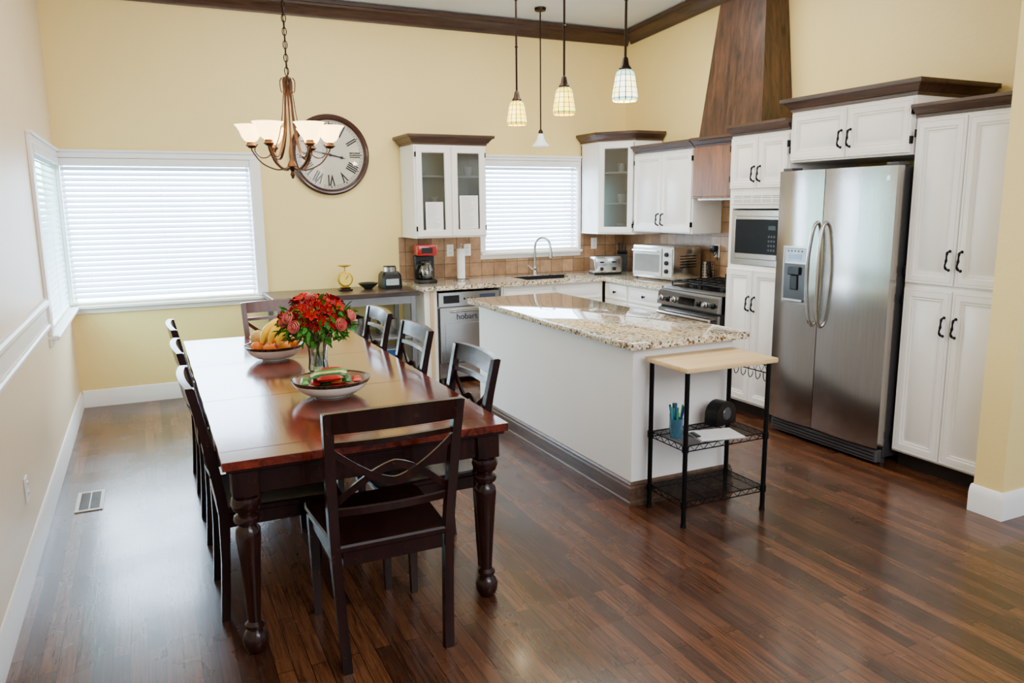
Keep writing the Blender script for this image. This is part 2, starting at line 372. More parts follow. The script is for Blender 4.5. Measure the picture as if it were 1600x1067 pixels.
for z,s_ in ((1.04,1),(.90,.8)):
    sec=[(0,-.03),(.010,-.03),(.014,-.015),(.026,-.005),(.026,.012),(.014,.02),(.014,.03),(0,.03)]
    mb.loft([[(XL+.001+a*s_,y,z+b*s_) for a,b in sec] for y in (YF,5.38)])
mb.box(XL+.001,XL+.006,YF,5.38,.90,1.02)
obj('trim_4',mb,trimw,kind='structure')
def window(n,w,loc,rotz,pane,cw=(.08,.09),head=.09):
    x0,x1,z0,z1=w
    e=empty('window_%d'%n,loc,(0,0,rotz),kind='structure')
    mb=MB()
    a=x0-cw[0]; b=x1+cw[1]
    mb.box(a,x0+.004,-.022,-.001,z0,z1,bev=.003); mb.box(x1-.004,b,-.022,-.001,z0,z1,bev=.003)
    mb.box(a,b,-.026,-.001,z1-.004,z1+head-.02,bev=.003); mb.box(a,b,-.04,-.001,z1+head-.02,z1+head,bev=.004)
    mb.box(a,b,-.06,.03,z0-.03,z0-.004,bev=.005); mb.box(a,b,-.02,-.001,z0-.07,z0-.03,bev=.003)
    mb.box(x0,x0+.006,0,.1,z0,z1); mb.box(x1-.006,x1,0,.1,z0,z1); mb.box(x0,x1,0,.1,z1-.006,z1)
    obj('casing',mb,trimw,e)
    mb=MB(); t=.022
    mb.box(x0+.006,x0+.006+t,.085,.105,z0,z1-.006); mb.box(x1-t-.006,x1-.006,.085,.105,z0,z1-.006)
    mb.box(x0+t,x1-t,.085,.105,z0,z0+t); mb.box(x0+t,x1-t,.085,.105,z1-t-.006,z1-.006)
    obj('sash',mb,trimw,e)
    mb=MB(); mb.box(x0+.02,x1-.02,.092,.098,z0+.02,z1-.02); obj('glass',mb,pane,e)  # opaque glowing pane stands in for daylight through clear glass
    bl=empty('window_blind',loc,(0,0,rotz),label='white horizontal slatted window blind, lowered in front of glass',cat='window blind')
    mb=MB(); mb.box(x0+.007,x1-.007,-.030,.045,z1-.065,z1-.008,bev=.004); obj('headrail',mb,trimw,bl)
    mb=MB(); zz=z1-.085
    while zz>z0+.035:
        ang=rad(38); c=math.cos(ang)*.0245; s_=math.sin(ang)*.0245
        pts=[(.020-c,zz-s_),(.020,zz+.0035),(.020+c,zz+s_)]
        sec=[(y,z+.001) for y,z in pts]+[(y,z-.001) for y,z in pts[::-1]]
        mb.loft([[(x,y,z) for y,z in sec] for x in (x0+.009,x1-.009)]); zz-=.042
    obj('slats',mb,slatM,bl)
    mb=MB(); mb.box(x0+.009,x1-.009,.0,.045,z0+.003,z0+.02,bev=.003); obj('bottom_rail',mb,trimw,bl)
    nn=3 if x1-x0>1.1 else 2
    for i in range(nn):
        x=x0+.15+(x1-x0-.3)*i/(nn-1); y=-.005
        mb=MB(); mb.tube([(x,y,z1-.06),(x,y,z0+.015)],.0013,4); obj('ladder_cord',mb,trimw,bl)
window(1,W1,(0,YB,0),0,dayM,(.018,.085),.06)
window(2,W2,(XL,0,0),rad(90),dayL,(.11,.02),.06)
window(3,W3,(0,YB,0),0,dayM,(.05,.03),.045)
mb=MB(); mb.box(2.15,2.975,YB-.012,YB-.001,.90,1.31); mb.box(2.975,4.12,YB-.012,YB-.001,.90,1.065); mb.box(4.12,XR-.014,YB-.012,YB-.001,.90,1.31); obj('trim_5',mb,tileB,kind='structure')
mb=MB(); mb.box(XR-.012,XR-.001,5.45,YB-.001,.90,1.33); mb.box(XR-.012,XR-.001,4.63,5.45,.90,1.62); obj('trim_6',mb,tileY,kind='structure')
ventf=M('vent_frame_beige',lin(196,184,166),.4)
e=empty('floor_vent',(-.395,4.67,0.0),label='beige metal floor register set in the dark wood floor',cat='floor vent')
mb=MB(); mb.box(-.068,.068,-.16,-.14,.001,.006); mb.box(-.068,.068,.14,.16,.001,.006); mb.box(-.068,-.05,-.14,.14,.001,.006); mb.box(.05,.068,-.14,.14,.001,.006); obj('frame',mb,ventf,e)
mb=MB(); mb.box(-.05,.05,-.14,.14,.0005,.0015,1)
for i in range(17): y=-.135+i*.0165; mb.box(-.05,.05,y,y+.0035,.0015,.005)
mb.box(-.003,.003,-.14,.14,.0015,.0055)
obj('grille',mb,[M('vent_grey',lin(140,136,130),.4,metal=.4),black],e)
def outlet(loc,rotz,label,w=.07,h=.115):
    e=empty('wall_outlet',loc,(0,0,rotz),label=label,cat='outlet')
    mb=MB(); mb.panel(-w/2,w/2,-h/2,h/2,[(0,-.001),(0,-.004),(.004,-.007)],0); obj('cover_plate',mb,trimw,e)
    mb=MB()
    for z in (-.022,.022):
        mb.box(-.015,.015,-.010,-.007,z-.014,z+.014,0,bev=.002); mb.box(-.007,-.004,-.0105,-.0095,z-.004,z+.006,1); mb.box(.004,.007,-.0105,-.0095,z-.004,z+.006,1)
    obj('socket',mb,[trimw,black],e)
outlet((2.66,YB-.012,1.17),0,'white duplex outlet on tan tile backsplash')
outlet((2.84,YB-.012,1.17),0,'white duplex outlet on tan tile backsplash')
outlet((4.28,YB-.012,1.19),0,'white duplex outlet on tile behind the toaster')
outlet((XL+.0005,3.92,.36),rad(90),'white duplex outlet low on beige wall')
outlet((XR-.012,5.50,1.17),rad(-90),'duplex outlet on tile beside the stove')
# ------------------------------------------------------------------ cabinets
DOORP=[(0,0),(0,-.017),(.003,-.02),(.012,-.02),(.015,-.015),(.018,-.02),(.046,-.02),(.050,-.012),(.056,-.011),(.060,-.015),(.064,-.006),(.07,-.006),(.088,-.016)]
def pull(parent,x,z,y=-.02):
    mb=MB(); pts=catmull([(0,0,.052),(0,-.02,.046),(.003,-.03,.028),(0,-.027,0),(-.003,-.03,-.028),(0,-.02,-.046),(0,0,-.052)],5)
    mb.tube(pts,.0052,8,scl=[1+.6*math.exp(-((p[2])/.008)**2)+.5*math.exp(-((abs(p[2])-.04)/.008)**2) for p in pts])
    for s_ in (1,-1): mb.at((0,0,.052*s_),(rad(90),0,0)); mb.lathe([(0,0),(.009,0),(.009,.003),(0,.004)],12)
    return obj('handle',mb,ironh,parent,(x,y,z),label='dark iron pull handle')
def knob(parent,x,z,y=-.02):
    mb=MB(); mb.at((0,0,0),(rad(90),0,0)); mb.lathe([(0,0),(.008,0),(.005,.012),(.014,.018),(.014,.026),(0,.03)],14); return obj('knob',mb,ironh,parent,(x,y,z),label='small dark round knob')
def door(cab,x0,x1,z0,z1,hx=None,hz=None,glass=False,y=-.001,hinge=None,mat=None):
    w=x1-x0;h=z1-z0; mb=MB()
    if glass:
        mb.panel(0,w,0,h,[(0,0),(0,-.017),(.003,-.02),(.012,-.02),(.015,-.017),(.018,-.02),(.05,-.02),(.056,-.013),(.058,-.001)],0,cap=False,back=False)
        mb.panel(0,w,0,h,[(0,0),(.058,-.001)],0,cap=False,back=False)
    else: mb.panel(0,w,0,h,DOORP)
    d=obj('door',mb,mat or white,cab,(x0,y,z0))
    if glass:
        mb=MB(); mb.box(.056,w-.056,-.009,-.005,.056,h-.056); obj('glass_pane',mb,cabglass,d)
    if hx is not None: pull(d,hx-x0,hz-z0)
    if hinge is not None:
        for zz in (.07,h-.07):
            mb=MB(); mb.box(-.006,.006,-.021,-.001,-.022,.022,bev=.002); mb.cyl(0,-.0225,-.022,.022,.004,n=8); obj('hinge',mb,blackm,d,(hinge-x0,0,zz))
    return d
def drawer(cab,x0,x1,z0,z1,k=True,y=-.001):
    w=x1-x0;h=z1-z0; mb=MB(); mb.panel(0,w,0,h,[(0,0),(0,-.017),(.003,-.02),(.012,-.02),(.022,-.014),(.03,-.014),(.038,-.018)]); d=obj('drawer',mb,white,cab,(x0,y,z0))
    if k: knob(d,w/2,h/2)
    return d
def crown(cab,x0,x1,y1,z,oL=1,oR=1,h=.085,mat=None,y0=0):
    mb=MB(); k=h/.085; pr=[(.0,0),(.010,0),(.012,.016*k),(.024,.022*k),(.03,.034*k),(.046,.052*k),(.05,.056*k),(.062,.058*k),(.066,.064*k),(.066,h)]
    mb.loft([[(x0-o*oL,y0-o,z+zz),(x1+o*oR,y0-o,z+zz),(x1+o*oR,y1,z+zz),(x0-o*oL,y1,z+zz)] for o,zz in pr])
    return obj('crown_moulding',mb,mat or crownw,cab,label='dark stained wood crown moulding')
def cabinet(name,loc,rotz,label,cat='cabinet'):
    return empty(name,loc,(0,0,rotz),label=label,cat=cat)
RW=rad(-90)
def solid(cab,x0,x1,d,z0,z1,toek=False):
    mb=MB(); mb.box(x0,x1,0,d,z0,z1,bev=.002); obj('body',mb,white,cab)
    if toek:
        mb=MB(); mb.box(x0+.001,x1-.001,.06,d,0.001,z0-.001); obj('toe_kick',mb,toe,cab)
def openbox(cab,x0,x1,d,z0,z1,shelves=2):
    mb=MB(); t=.018
    mb.box(x0,x0+t,0,d,z0,z1); mb.box(x1-t,x1,0,d,z0,z1); mb.box(x0+t,x1-t,0,d,z0,z0+t); mb.box(x0+t,x1-t,0,d,z1-t,z1); mb.box(x0+t,x1-t,d-.01,d,z0+t,z1-t)
    for i in range(shelves): z=z0+(z1-z0)*(i+1)/(shelves+1); mb.box(x0+t,x1-t,.03,d-.01,z-.008,z+.008)
    obj('body',mb,white,cab)
uc=cabinet('wall_cabinet',(2.19,YB-.40,0),0,'white wall cabinet with two glass doors and dark crown')
w=.69; openbox(uc,0,w,.385,1.31,2.13)
mb=MB(); mb.box(w/2-.02,w/2+.02,-.001,.018,1.33,2.11); obj('stile',mb,white,uc)
d1=door(uc,.015,w/2-.006,1.325,2.115,glass=True,hinge=.013); d2=door(uc,w/2+.006,w-.015,1.325,2.115,glass=True,hinge=w-.013)
crown(uc,0,w,.388,2.131)
paperM=M('white_paper',lin(246,246,246),.7,var=.02); inkM=M('printed_ink',lin(150,150,155),.7)
def note(x,y,z,w_,h_,lab,rz=0):
    mb=MB(); mb.box(-w_/2,w_/2,-.0008,0,-h_/2,h_/2,0)
    for i in range(int(h_/.011)-2):
        zz=h_/2-.016-i*.011; L=w_*random.uniform(.45,.8); mb.box(-w_*.4,-w_*.4+L,-.0012,-.0008,zz-.0008,zz+.0008,1)
    obj('paper_note',mb,[paperM,inkM],None,(x,y,z),(0,0,rz),label=lab,cat='paper note')
note(2.19+.178,YB-.40-.0125,1.505,.165,.25,'printed white notice taped to glass cabinet door')
note(2.19+.512,YB-.40-.0125,1.535,.18,.30,'large printed white notice sheet taped to glass door')
cupM=M('white_china',lin(235,235,235),.2)
def cup(x,y,z,lab='small white china cup on a cabinet shelf'):
    e=empty('cup',(x,y,z),(0,0,random.random()*6),label=lab,cat='cup',group='cups in the glass cabinets')
    mb=MB(); mb.lathe([(0,0),(.025,0),(.036,.03),(.040,.085),(.037,.085),(.032,.03),(0,.006)],16); obj('bowl',mb,cupM,e)
    mb=MB(); mb.tube(catmull([(.036,0,.07),(.06,0,.065),(.058,0,.035),(.034,0,.025)],4),.004,6); obj('handle',mb,cupM,e)
for x,z in ((2.30,1.592),(2.44,1.592),(2.62,1.592),(2.76,1.592),(2.32,1.866),(2.66,1.866),(2.78,1.866)): cup(x,6.80,z)
A=Vector((4.12,6.67)); B=Vector((4.34,6.36)); dv=(B-A); L=dv.length; th=math.atan2(dv.y,dv.x)
cc=cabinet('corner_cabinet',(A.x,A.y,0),th,'white diagonal corner wall cabinet with textured glass door')
inv=Matrix.Rotation(-th,2)
def tl(x,y): v=inv@(Vector((x,y))-A); return (v.x,v.y)
poly=[tl(4.12,6.67),tl(4.34,6.36),tl(4.655,6.36),tl(4.655,7.005),tl(4.12,7.005)]
def wallstrip(mb,p,q,z0,z1,t=.016):
    p=Vector(p);q=Vector(q);n=(q-p).normalized(); nn=Vector((-n.y,n.x))*t
    mb.prism([tuple(p),tuple(q),tuple(q+nn),tuple(p+nn)],z0,z1)
mb=MB(); mb.prism(poly,1.30,1.318); mb.prism(poly,2.182,2.20)
for i in (1,2,3,4): wallstrip(mb,poly[i],poly[(i+1)%5],1.318,2.182)
sp=[(p[0]*.94+.02,max(p[1],.03)) for p in poly]
for z in (1.6,1.9): mb.prism(sp,z-.008,z+.008)
obj('body',mb,white,cc)
door(cc,.012,L-.012,1.315,2.185,glass=True,hinge=L-.012)
mb=MB()
rings=[]
for o,zz in [(0,0),(.012,0),(.014,.018),(.03,.03),(.05,.055),(.062,.06),(.062,.085)]:
    q=[(4.12-o,6.67-o*.5),(4.34-o*.5,6.36-o),(4.655,6.36-o),(4.655,7.005),(4.12-o,7.005)]
    rings.append([(*tl(*p),2.201+zz) for p in q])
mb.loft(rings); obj('crown_moulding',mb,crownw,cc,label='dark stained wood crown moulding')
note(4.119,6.83,1.55,.09,.14,'small white card on cabinet side panel',rad(-90))
for z in (1.608,1.908,1.318): cup(4.36,6.62,z+.0005,'stacked white dish behind textured cabinet glass')
u2=cabinet('wall_cabinet',(4.34,6.345,0),RW,'white two-door wall cabinet beside the wooden range hood'); w=.885
solid(u2,0,w,.32,1.33,2.065)
door(u2,.012,w/2-.004,1.34,2.05,w/2-.035,1.45,hinge=.008); door(u2,w/2+.004,w-.012,1.34,2.05,w/2+.035,1.45,hinge=w-.008)
crown(u2,.0,w,.325,2.066,0,0,h=.07)
hd=empty('range_hood',(4.34,5.45,0),(0,0,RW),label='tapered stained knotty wood range hood with chimney and mantel',cat='range hood')
w=.80
mb=MB(); mb.box(0,w,-.02,.315,1.65,2.065,bev=.003); mb.box(0,w,-.026,.315,1.635,1.65,bev=.003); obj('valance',mb,valw,hd,label='lighter mottled orange-brown wood panel')
mb=MB(); mb.box(.05,w-.05,.0,.28,1.62,1.634); obj('vent_filter',mb,steelH,hd)
crown(hd,0,w,.325,2.066,0,0,h=.075)
mb=MB(); zt=ceilz(5.0)-.02
b=[(.04,-.0),(w-.02,-.0),(w-.02,.325),(.04,.325)]; t=[(.15,.13),(w-.17,.13),(w-.17,.325),(.15,.325)]
mb.loft([[(x,y,2.142) for x,y in b],[(x,y,zt) for x,y in t]]); obj('chimney',mb,hoodw,hd)
mb=MB(); mb.loft([[(.15-q,.12-q,z),(w-.17+q,.12-q,z),(w-.17+q,.325,z),(.15-q,.325,z)] for q,z in ((.015,zt-.24),(.02,zt-.21),(.04,zt-.17),(.065,zt-.13),(.07,zt-.12),(.07,zt))]); obj('chimney_crown',mb,crownw,hd)
tw=cabinet('tall_cabinet',(4.02,4.62,0),RW,'tall white oven cabinet holding a built-in microwave'); w=.585; D=.635
mb=MB(); mb.box(0,w,0,D,.10,1.14); mb.box(0,w,0,D,1.555,2.08); mb.box(0,.03,0,D,1.14,1.555); mb.box(w-.03,w,0,D,1.14,1.555); mb.box(.03,w-.03,D-.1,D,1.14,1.555)
obj('body',mb,white,tw)
mb=MB(); mb.box(.001,w-.001,.06,D,.001,.099); obj('toe_kick',mb,toe,tw)
door(tw,.012,w/2-.003,1.70,2.06,w/2-.03,1.80,hinge=.008); door(tw,w/2+.003,w-.012,1.70,2.06,w/2+.03,1.80,hinge=w-.008)
door(tw,.012,w/2-.003,.12,1.11,w/2-.03,.86,hinge=.008); door(tw,w/2+.003,w-.012,.12,1.11,w/2+.03,.86,hinge=w-.008)
mb=MB(); mb.box(.03,w-.03,-.012,-.001,1.585,1.67,0,bev=.003)
for r_ in range(2):
    for i in range(5):
        x=.055+i*.098; z=1.60+r_*.03
        for q in range(2): mb.box(x,x+.085,-.0135,-.011,z+q*.012,z+q*.012+.004,1)
obj('vent_grille',mb,[white,M('grille_slot',lin(120,118,112),.6)],tw)
crown(tw,0,w,D,2.081,0,0,h=.075)
mw=empty('microwave',(4.035,4.588,1.142),(0,0,RW),label='stainless steel microwave oven built into white tall cabinet',cat='microwave'); w=.52
mb=MB(); mb.box(0.005,w,.0,.40,.002,.40,bev=.004); obj('case',mb,black,mw)
mwin=M('microwave_window',lin(8,8,9),.3,spec=.15)
mb=MB(); mb.panel(.0,w,.003,.40,[(0,-.001),(0,-.018),(.003,-.022),(.042,-.022),(.046,-.014)],0); mb.box(.048,w-.048,-.022,-.0145,.085,.335,1,bev=.002); mb.box(.048,w-.048,-.024,-.0145,.048,.082,0,bev=.002)
for i in range(4):
    for j in range(3): mb.box(.385+j*.026,.401+j*.026,-.0228,-.0218,.11+i*.032,.125+i*.032,2)
mb.box(.385,.455,-.0228,-.0218,.26,.29,3)
obj('front_panel',mb,[steelH,mwin,M('key_grey',lin(60,62,66),.5),M('lcd_dark',lin(30,60,60),.2)],mw)
fc=cabinet('wall_cabinet',(4.02,4.03,0),RW,'white two-door cabinet above the refrigerator with dark crown'); w=.93
mb=MB(); mb.box(0,w,0,.635,1.86,2.19,bev=.002); obj('body',mb,white,fc)
door(fc,.012,w/2-.004,1.872,2.175,w/2-.035,1.985,hinge=.008); door(fc,w/2+.004,w-.012,1.872,2.175,w/2+.035,1.985,hinge=w-.008)
crown(fc,0,w,.635,2.191,1,1,h=.085)
pn=cabinet('pantry_cabinet',(4.02,3.085,0),RW,'tall white four-door pantry cabinet with dark crown'); w=.63
solid(pn,0,w,.635,.10,2.06,True); m_=.315
door(pn,.014,m_-.004,1.13,2.045,m_-.035,1.27,hinge=.008); door(pn,m_+.004,w-.014,1.13,2.045,m_+.035,1.27,hinge=w-.008)
door(pn,.014,m_-.004,.115,1.10,m_-.035,.90,hinge=.008); door(pn,m_+.004,w-.014,.115,1.10,m_+.035,.90,hinge=w-.008)
crown(pn,0,w,.635,2.061,0,0,h=.07)
# ------------------------------------------------------------------ refrigerator
fr=empty('refrigerator',(3.97,4.005,0),(0,0,RW),label='stainless steel side-by-side refrigerator with ice dispenser',cat='refrigerator'); w=.905
dk=M('fridge_grey_side',lin(60,60,62),.45,metal=.3)
mb=MB(); mb.box(0.004,w-.004,.0,.66,.05,1.795,bev=.004)
for x in (.06,w-.06):
    for y in (.06,.6): mb.cyl(x,y,0,.05,.02)
obj('body',mb,dk,fr)
def fdoor(x0,x1,name='door'):
    mb=MB(); n=12; z0=.115; z1=1.80
    pts=[(x0,-.004)]+[(x0+(x1-x0)*i/n,-.062-.016*math.sin(pi*i/n)) for i in range(n+1)]+[(x1,-.004)]
    mb.prism(pts,z0,z1,0)
    return obj(name,mb,steelV,fr,ang=.5)
fdiv=.385
fd1=fdoor(0,fdiv-.003); fd2=fdoor(fdiv+.003,w)
def fh(par,x,sx):
    mb=MB(); p=catmull([(0,-.064,.80),(0,-.10,.84),(sx*.006,-.122,1.0),(sx*.01,-.128,1.14),(sx*.006,-.122,1.28),(0,-.10,1.43),(0,-.064,1.47)],6)
    mb.sweep(p,circ(.013,10,.010),up=(1,0,0)); obj('handle',mb,chrome,par,(x,0,0),label='bowed brushed metal handle')
fh(fd1,fdiv-.035,-1); fh(fd2,fdiv+.035,1)
mb=MB(); x0,x1,z0,z1=.085,.30,.93,1.31
mb.panel(x0,x1,z0,z1,[(0,-.074),(0,-.084),(.012,-.086),(.016,-.080)],0,cap=True,back=False)
mb.box(x0+.016,x1-.016,-.0835,-.08,1.205,1.295,1); mb.box(x0+.016,x1-.016,-.082,-.079,.945,1.195,2)
mb.box(x0+.05,x1-.05,-.085,-.083,1.225,1.255,3)
mb.box(x0+.055,x1-.055,-.10,-.082,1.12,1.175,4,bev=.006); mb.box(x0+.075,x1-.075,-.092,-.082,1.02,1.12,4,bev=.006)
mb.box(x0+.02,x1-.02,-.10,-.082,.945,.96,0,bev=.003)
for i in range(5): mb.ball((x0+.045+i*.03,-.0845,1.278),.005,4,8)
obj('dispenser',mb,[M('dispenser_silver',lin(176,176,176),.3,metal=.9),M('dispenser_panel',lin(150,151,153),.35,metal=.7),M('dispenser_recess',lin(48,49,52),.3),M('blue_lcd',lin(110,150,190),.2,emit=.2,ecol=(.4,.6,.9,1)),black],fd1,label='ice and water dispenser panel')
mb=MB(); mb.box(.74,.86,-.068,-.064,1.715,1.745,0,bev=.001); obj('badge',mb,chrome,fd2)
mb=MB(); mb.box(.01,w-.01,-.05,-.002,.02,.10,0,bev=.006)
for i in range(3): mb.box(.03,w-.03,-.053,-.049,.035+i*.02,.042+i*.02,1)
obj('base_grille',mb,[M('grille_grey',lin(70,70,72),.5),black],fr)
for a_ in (.01,w-.09): mb=MB(); mb.box(a_,a_+.08,-.05,.05,1.801,1.82,bev=.004); obj('hinge_cover',mb,dk,fr)
# ------------------------------------------------------------------ base cabinets
ct=.86
b1=cabinet('base_cabinet',(2.92,6.40,0),0,'white sink base cabinet with doors under granite counter'); w=1.09
mb=MB(); mb.box(0,w,0,.60,.10,.68); mb.box(0,w,0,.03,.68,ct); mb.box(0,.03,.03,.60,.68,ct); mb.box(w-.03,w,.03,.60,.68,ct); obj('body',mb,white,b1)
mb=MB(); mb.box(.001,w-.001,.06,.60,.001,.099); obj('toe_kick',mb,toe,b1)
for i in range(2):
    x0=.02+i*w/2; x1=x0+w/2-.04
    drawer(b1,x0,x1,.70,.84,False); door(b1,x0,x1,.12,.68,x1-.03 if i==0 else x0+.03,.58)
b2=cabinet('base_cabinet',(4.035,6.385,0),RW,'white base cabinet with drawers beside the stove'); w=.965
solid(b2,0,w,.60,.10,ct,True)
drawer(b2,.03,.40,.70,.84); door(b2,.03,.40,.12,.68,.36,.58)
for z0_,z1_ in ((.70,.84),(.52,.68),(.32,.50),(.12,.30)): drawer(b2,.43,w-.02,z0_,z1_)
ep=empty('cabinet_end_panel',(2.17,6.40,0),label='white panel and pale wood strip beside the dishwasher',cat='cabinet panel')
mb=MB(); mb.box(0,.02,-.02,.60,0,ct); mb.box(.02,.12,-.01,.60,.0,ct); obj('panel',mb,white,ep)
mb=MB(); mb.box(.055,.085,-.03,-.011,.001,ct-.002); obj('wood_strip',mb,panelw,ep,label='pale pine strip')
dw=empty('dishwasher',(2.295,6.40,0),label='stainless undercounter commercial dishwasher with lever handle',cat='dishwasher'); w=.60
mb=MB(); mb.box(0,w,.0,.58,.05,.84,bev=.003)
for x in (.05,w-.05): mb.cyl(x,.04,0,.05,.018); mb.cyl(x,.5,0,.05,.018)
obj('body',mb,steelD,dw)
mb=MB(); mb.box(.015,w-.015,-.03,-.002,.20,.70,bev=.004); mb.box(.06,w-.06,-.034,-.030,.24,.56,0,bev=.002); d=obj('door',mb,steelH,dw)
mb=MB(); mb.at((w*.45,-.0345,.615),(rad(90),0,0)).text('hobart',.075,0); obj('lettering',mb,M('navy_lettering',lin(40,50,80),.4),d)
mb=MB(); mb.tube(catmull([(.12,-.03,.66),(.12,-.06,.665),(.2,-.07,.67),(w-.2,-.07,.67),(w-.12,-.06,.665),(w-.12,-.03,.66)],4),.007,8); obj('handle',mb,chrome,d)
mb=MB(); mb.box(.005,w-.005,-.028,-.002,.71,.838,0,bev=.003); mb.box(.05,.20,-.030,-.027,.74,.81,1); mb.box(.40,.55,-.030,-.027,.74,.81,2)
for i in range(4): mb.at((.25+i*.035,-.028,.775),(rad(90),0,0)).lathe([(0,0),(.01,0),(.009,.006),(0,.007)],12,1)
mb.at(); obj('control_panel',mb,[steelH,black,M('dark_label',lin(50,60,80),.4)],dw)
mb=MB(); mb.box(.01,w-.01,-.015,-.002,.06,.19,bev=.003); obj('kick_plate',mb,steelH,dw)
note(2.295+.48,6.40-.0345,.555,.12,.20,'printed instruction sheet taped to dishwasher door')
cnt=empty('countertop',(0,0,.861),label='speckled beige granite L-shaped countertop along the kitchen walls',cat='countertop')
mb=MB(); SX0,SX1,SY0,SY1=3.22,3.84,6.46,6.86
mb.box(2.15,SX0,6.355,YB-.013,0,.039); mb.box(SX1,XR-.013,6.355,YB-.013,0,.039); mb.box(SX0,SX1,6.355,SY0,0,.039); mb.box(SX0,SX1,SY1,YB-.013,0,.039)
mb.box(3.995,XR-.013,5.415,6.355,0,.039)
obj('slab',mb,granite,cnt)
sk=empty('sink',(SX0,SY0,.70),label='dark undermount kitchen sink basin',cat='sink')
mb=MB(); W=SX1-SX0; H_=SY1-SY0
mb.loft([[(i,i,z),(W-i,i,z),(W-i,H_-i,z),(i,H_-i,z)] for i,z in ((.001,.16),(.001,.02),(.03,.003))],cap=False); mb.box(.029,W-.029,.029,H_-.029,.0,.004); mb.box(.002,W-.002,H_-.006,H_-.002,.02,.196); obj('basin',mb,M('dark_sink_metal',lin(48,48,50),.35,metal=.6),sk)
mb=MB(); mb.at((W/2,H_/2,.005)).lathe([(0,0),(.04,0),(.04,.003),(.03,.001),(0,.001)],18); obj('drain',mb,chrome,sk)
fa=empty('faucet',(3.54,6.93,.90),label='brushed nickel gooseneck kitchen faucet behind the sink',cat='faucet')
mb=MB(); mb.lathe([(0,0),(.030,0),(.030,.006),(.024,.015),(.021,.06),(.023,.065),(.018,.085),(0,.09)],18); obj('base',mb,chrome,fa)
mb=MB(); p=[(0,0,.06),(0,0,.27)]+[(.08-.08*math.cos(a),0,.28+.095*math.sin(a)) for a in [k*pi/8 for k in range(0,9)]]+[(.162,0,.22),(.163,0,.17)]
rz=Matrix.Rotation(rad(-40),3,'Z'); p=[tuple(rz@Vector(q)) for q in p]
mb.tube(p,.0135,12,scl=[1]*(len(p)-2)+[1.35,1.5]); obj('spout',mb,chrome,fa)
mb=MB(); mb.tube([(0,0,.05),(-.03,0,.06),(-.095,0,.11)],.007,8); obj('lever',mb,chrome,fa)
# ------------------------------------------------------------------ range
rg=empty('stove',(3.985,5.405,0),(0,0,RW),label='stainless slide-in gas range with front knobs and bar handle',cat='stove'); w=.775
mb=MB(); mb.box(0,w,0,.66,.03,.885,bev=.002); obj('body',mb,M('stove_body_dark',lin(38,38,40),.4,metal=.3),rg)
mb=MB(); mb.box(.005,w-.005,-.035,-.002,.21,.735,0,bev=.005); mb.box(.11,w-.11,-.038,-.0352,.29,.60,1); d=obj('oven_door',mb,[steelD,ovenglass],rg)
mb=MB(); mb.tube([(.05,-.075,.69),(w-.05,-.075,.69)],.013,10)
for x in (.08,w-.08): mb.tube([(x,-.03,.69),(x,-.075,.69)],.008,8)
obj('handle',mb,chrome,d)
mb=MB(); mb.box(.005,w-.005,-.03,-.002,.05,.20,bev=.005); obj('drawer',mb,steelD,rg)
mb=MB(); prof=[(-.002,.745),(-.045,.755),(-.03,.86),(.04,.905),(.06,.905),(.06,.745)]
mb.loft([[(x,y,z) for y,z in prof] for x in (0,w)])
mb.at((w/2,-.0385,.81),(rad(-8),0,0)).box(-.10,.10,-.002,.0,-.03,.03,1); mb.at(); obj('control_panel',mb,[steelD,ovenglass],rg)
for i,x in enumerate((.06,.145,.23,.545,.63,.715)):
    mb=MB(); mb.at((0,0,0),(rad(82),0,0)); mb.lathe([(0,0),(.024,0),(.024,.006),(.019,.01),(.016,.030),(0,.032)],16); obj('knob',mb,black if i%2 else chrome,rg,(x,-.041,.805))
mb=MB(); mb.box(0,w,.061,.66,.886,.905,bev=.003); obj('cooktop',mb,ovenglass,rg)
for bx in (.20,.58):
    for by in (.20,.50):
        mb=MB(); mb.lathe([(0,0),(.045,0),(.045,.01),(.03,.012),(.03,.02),(0,.022)],18); obj('burner',mb,black,rg,(bx,by,.9055))
for gx in (.02,.395):
    mb=MB(); g=.36; z=.94
    mb.tube([(gx,.09,z),(gx+g,.09,z),(gx+g,.62,z),(gx,.62,z)],.007,6,closed=True)
    for q in (.25,.5,.75): mb.tube([(gx+g*q,.09,z),(gx+g*q,.62,z)],.006,6)
    for y in (.2,.355,.5): mb.tube([(gx,y,z),(gx+g,y,z)],.006,6)
    for x in (gx+.004,gx+g-.004):
        for y in (.094,.616): mb.tube([(x,y,.906),(x,y,z)],.006,6)
    obj('grate',mb,black,rg)
# ------------------------------------------------------------------ island
isl=empty('kitchen_island',(0,0,0),label='white kitchen island with granite top and dark wood base trim',cat='kitchen island')
mb=MB(); mb.box(2.245,2.905,3.275,5.33,.0,.859,bev=.002); obj('body',mb,islw,isl)
mb=MB(); bp_=[(.024,0),(.024,.022),(.018,.028),(.018,.098),(.013,.108),(.013,.118),(.006,.128),(.0005,.130)]
mb.loft([[(2.2445-o,3.2745-o,z),(2.9055+o,3.2745-o,z),(2.9055+o,5.33,z),(2.2445-o,5.33,z)] for o,z in bp_],cap=False)
obj('base_trim',mb,basew,isl,label='dark stained wood base trim',ang=.4)
mb=MB(); mb.box(2.185,2.965,3.205,5.42,.86,.90,bev=.006,seg=2); obj('granite_top',mb,granite,isl,label='polished speckled granite top')
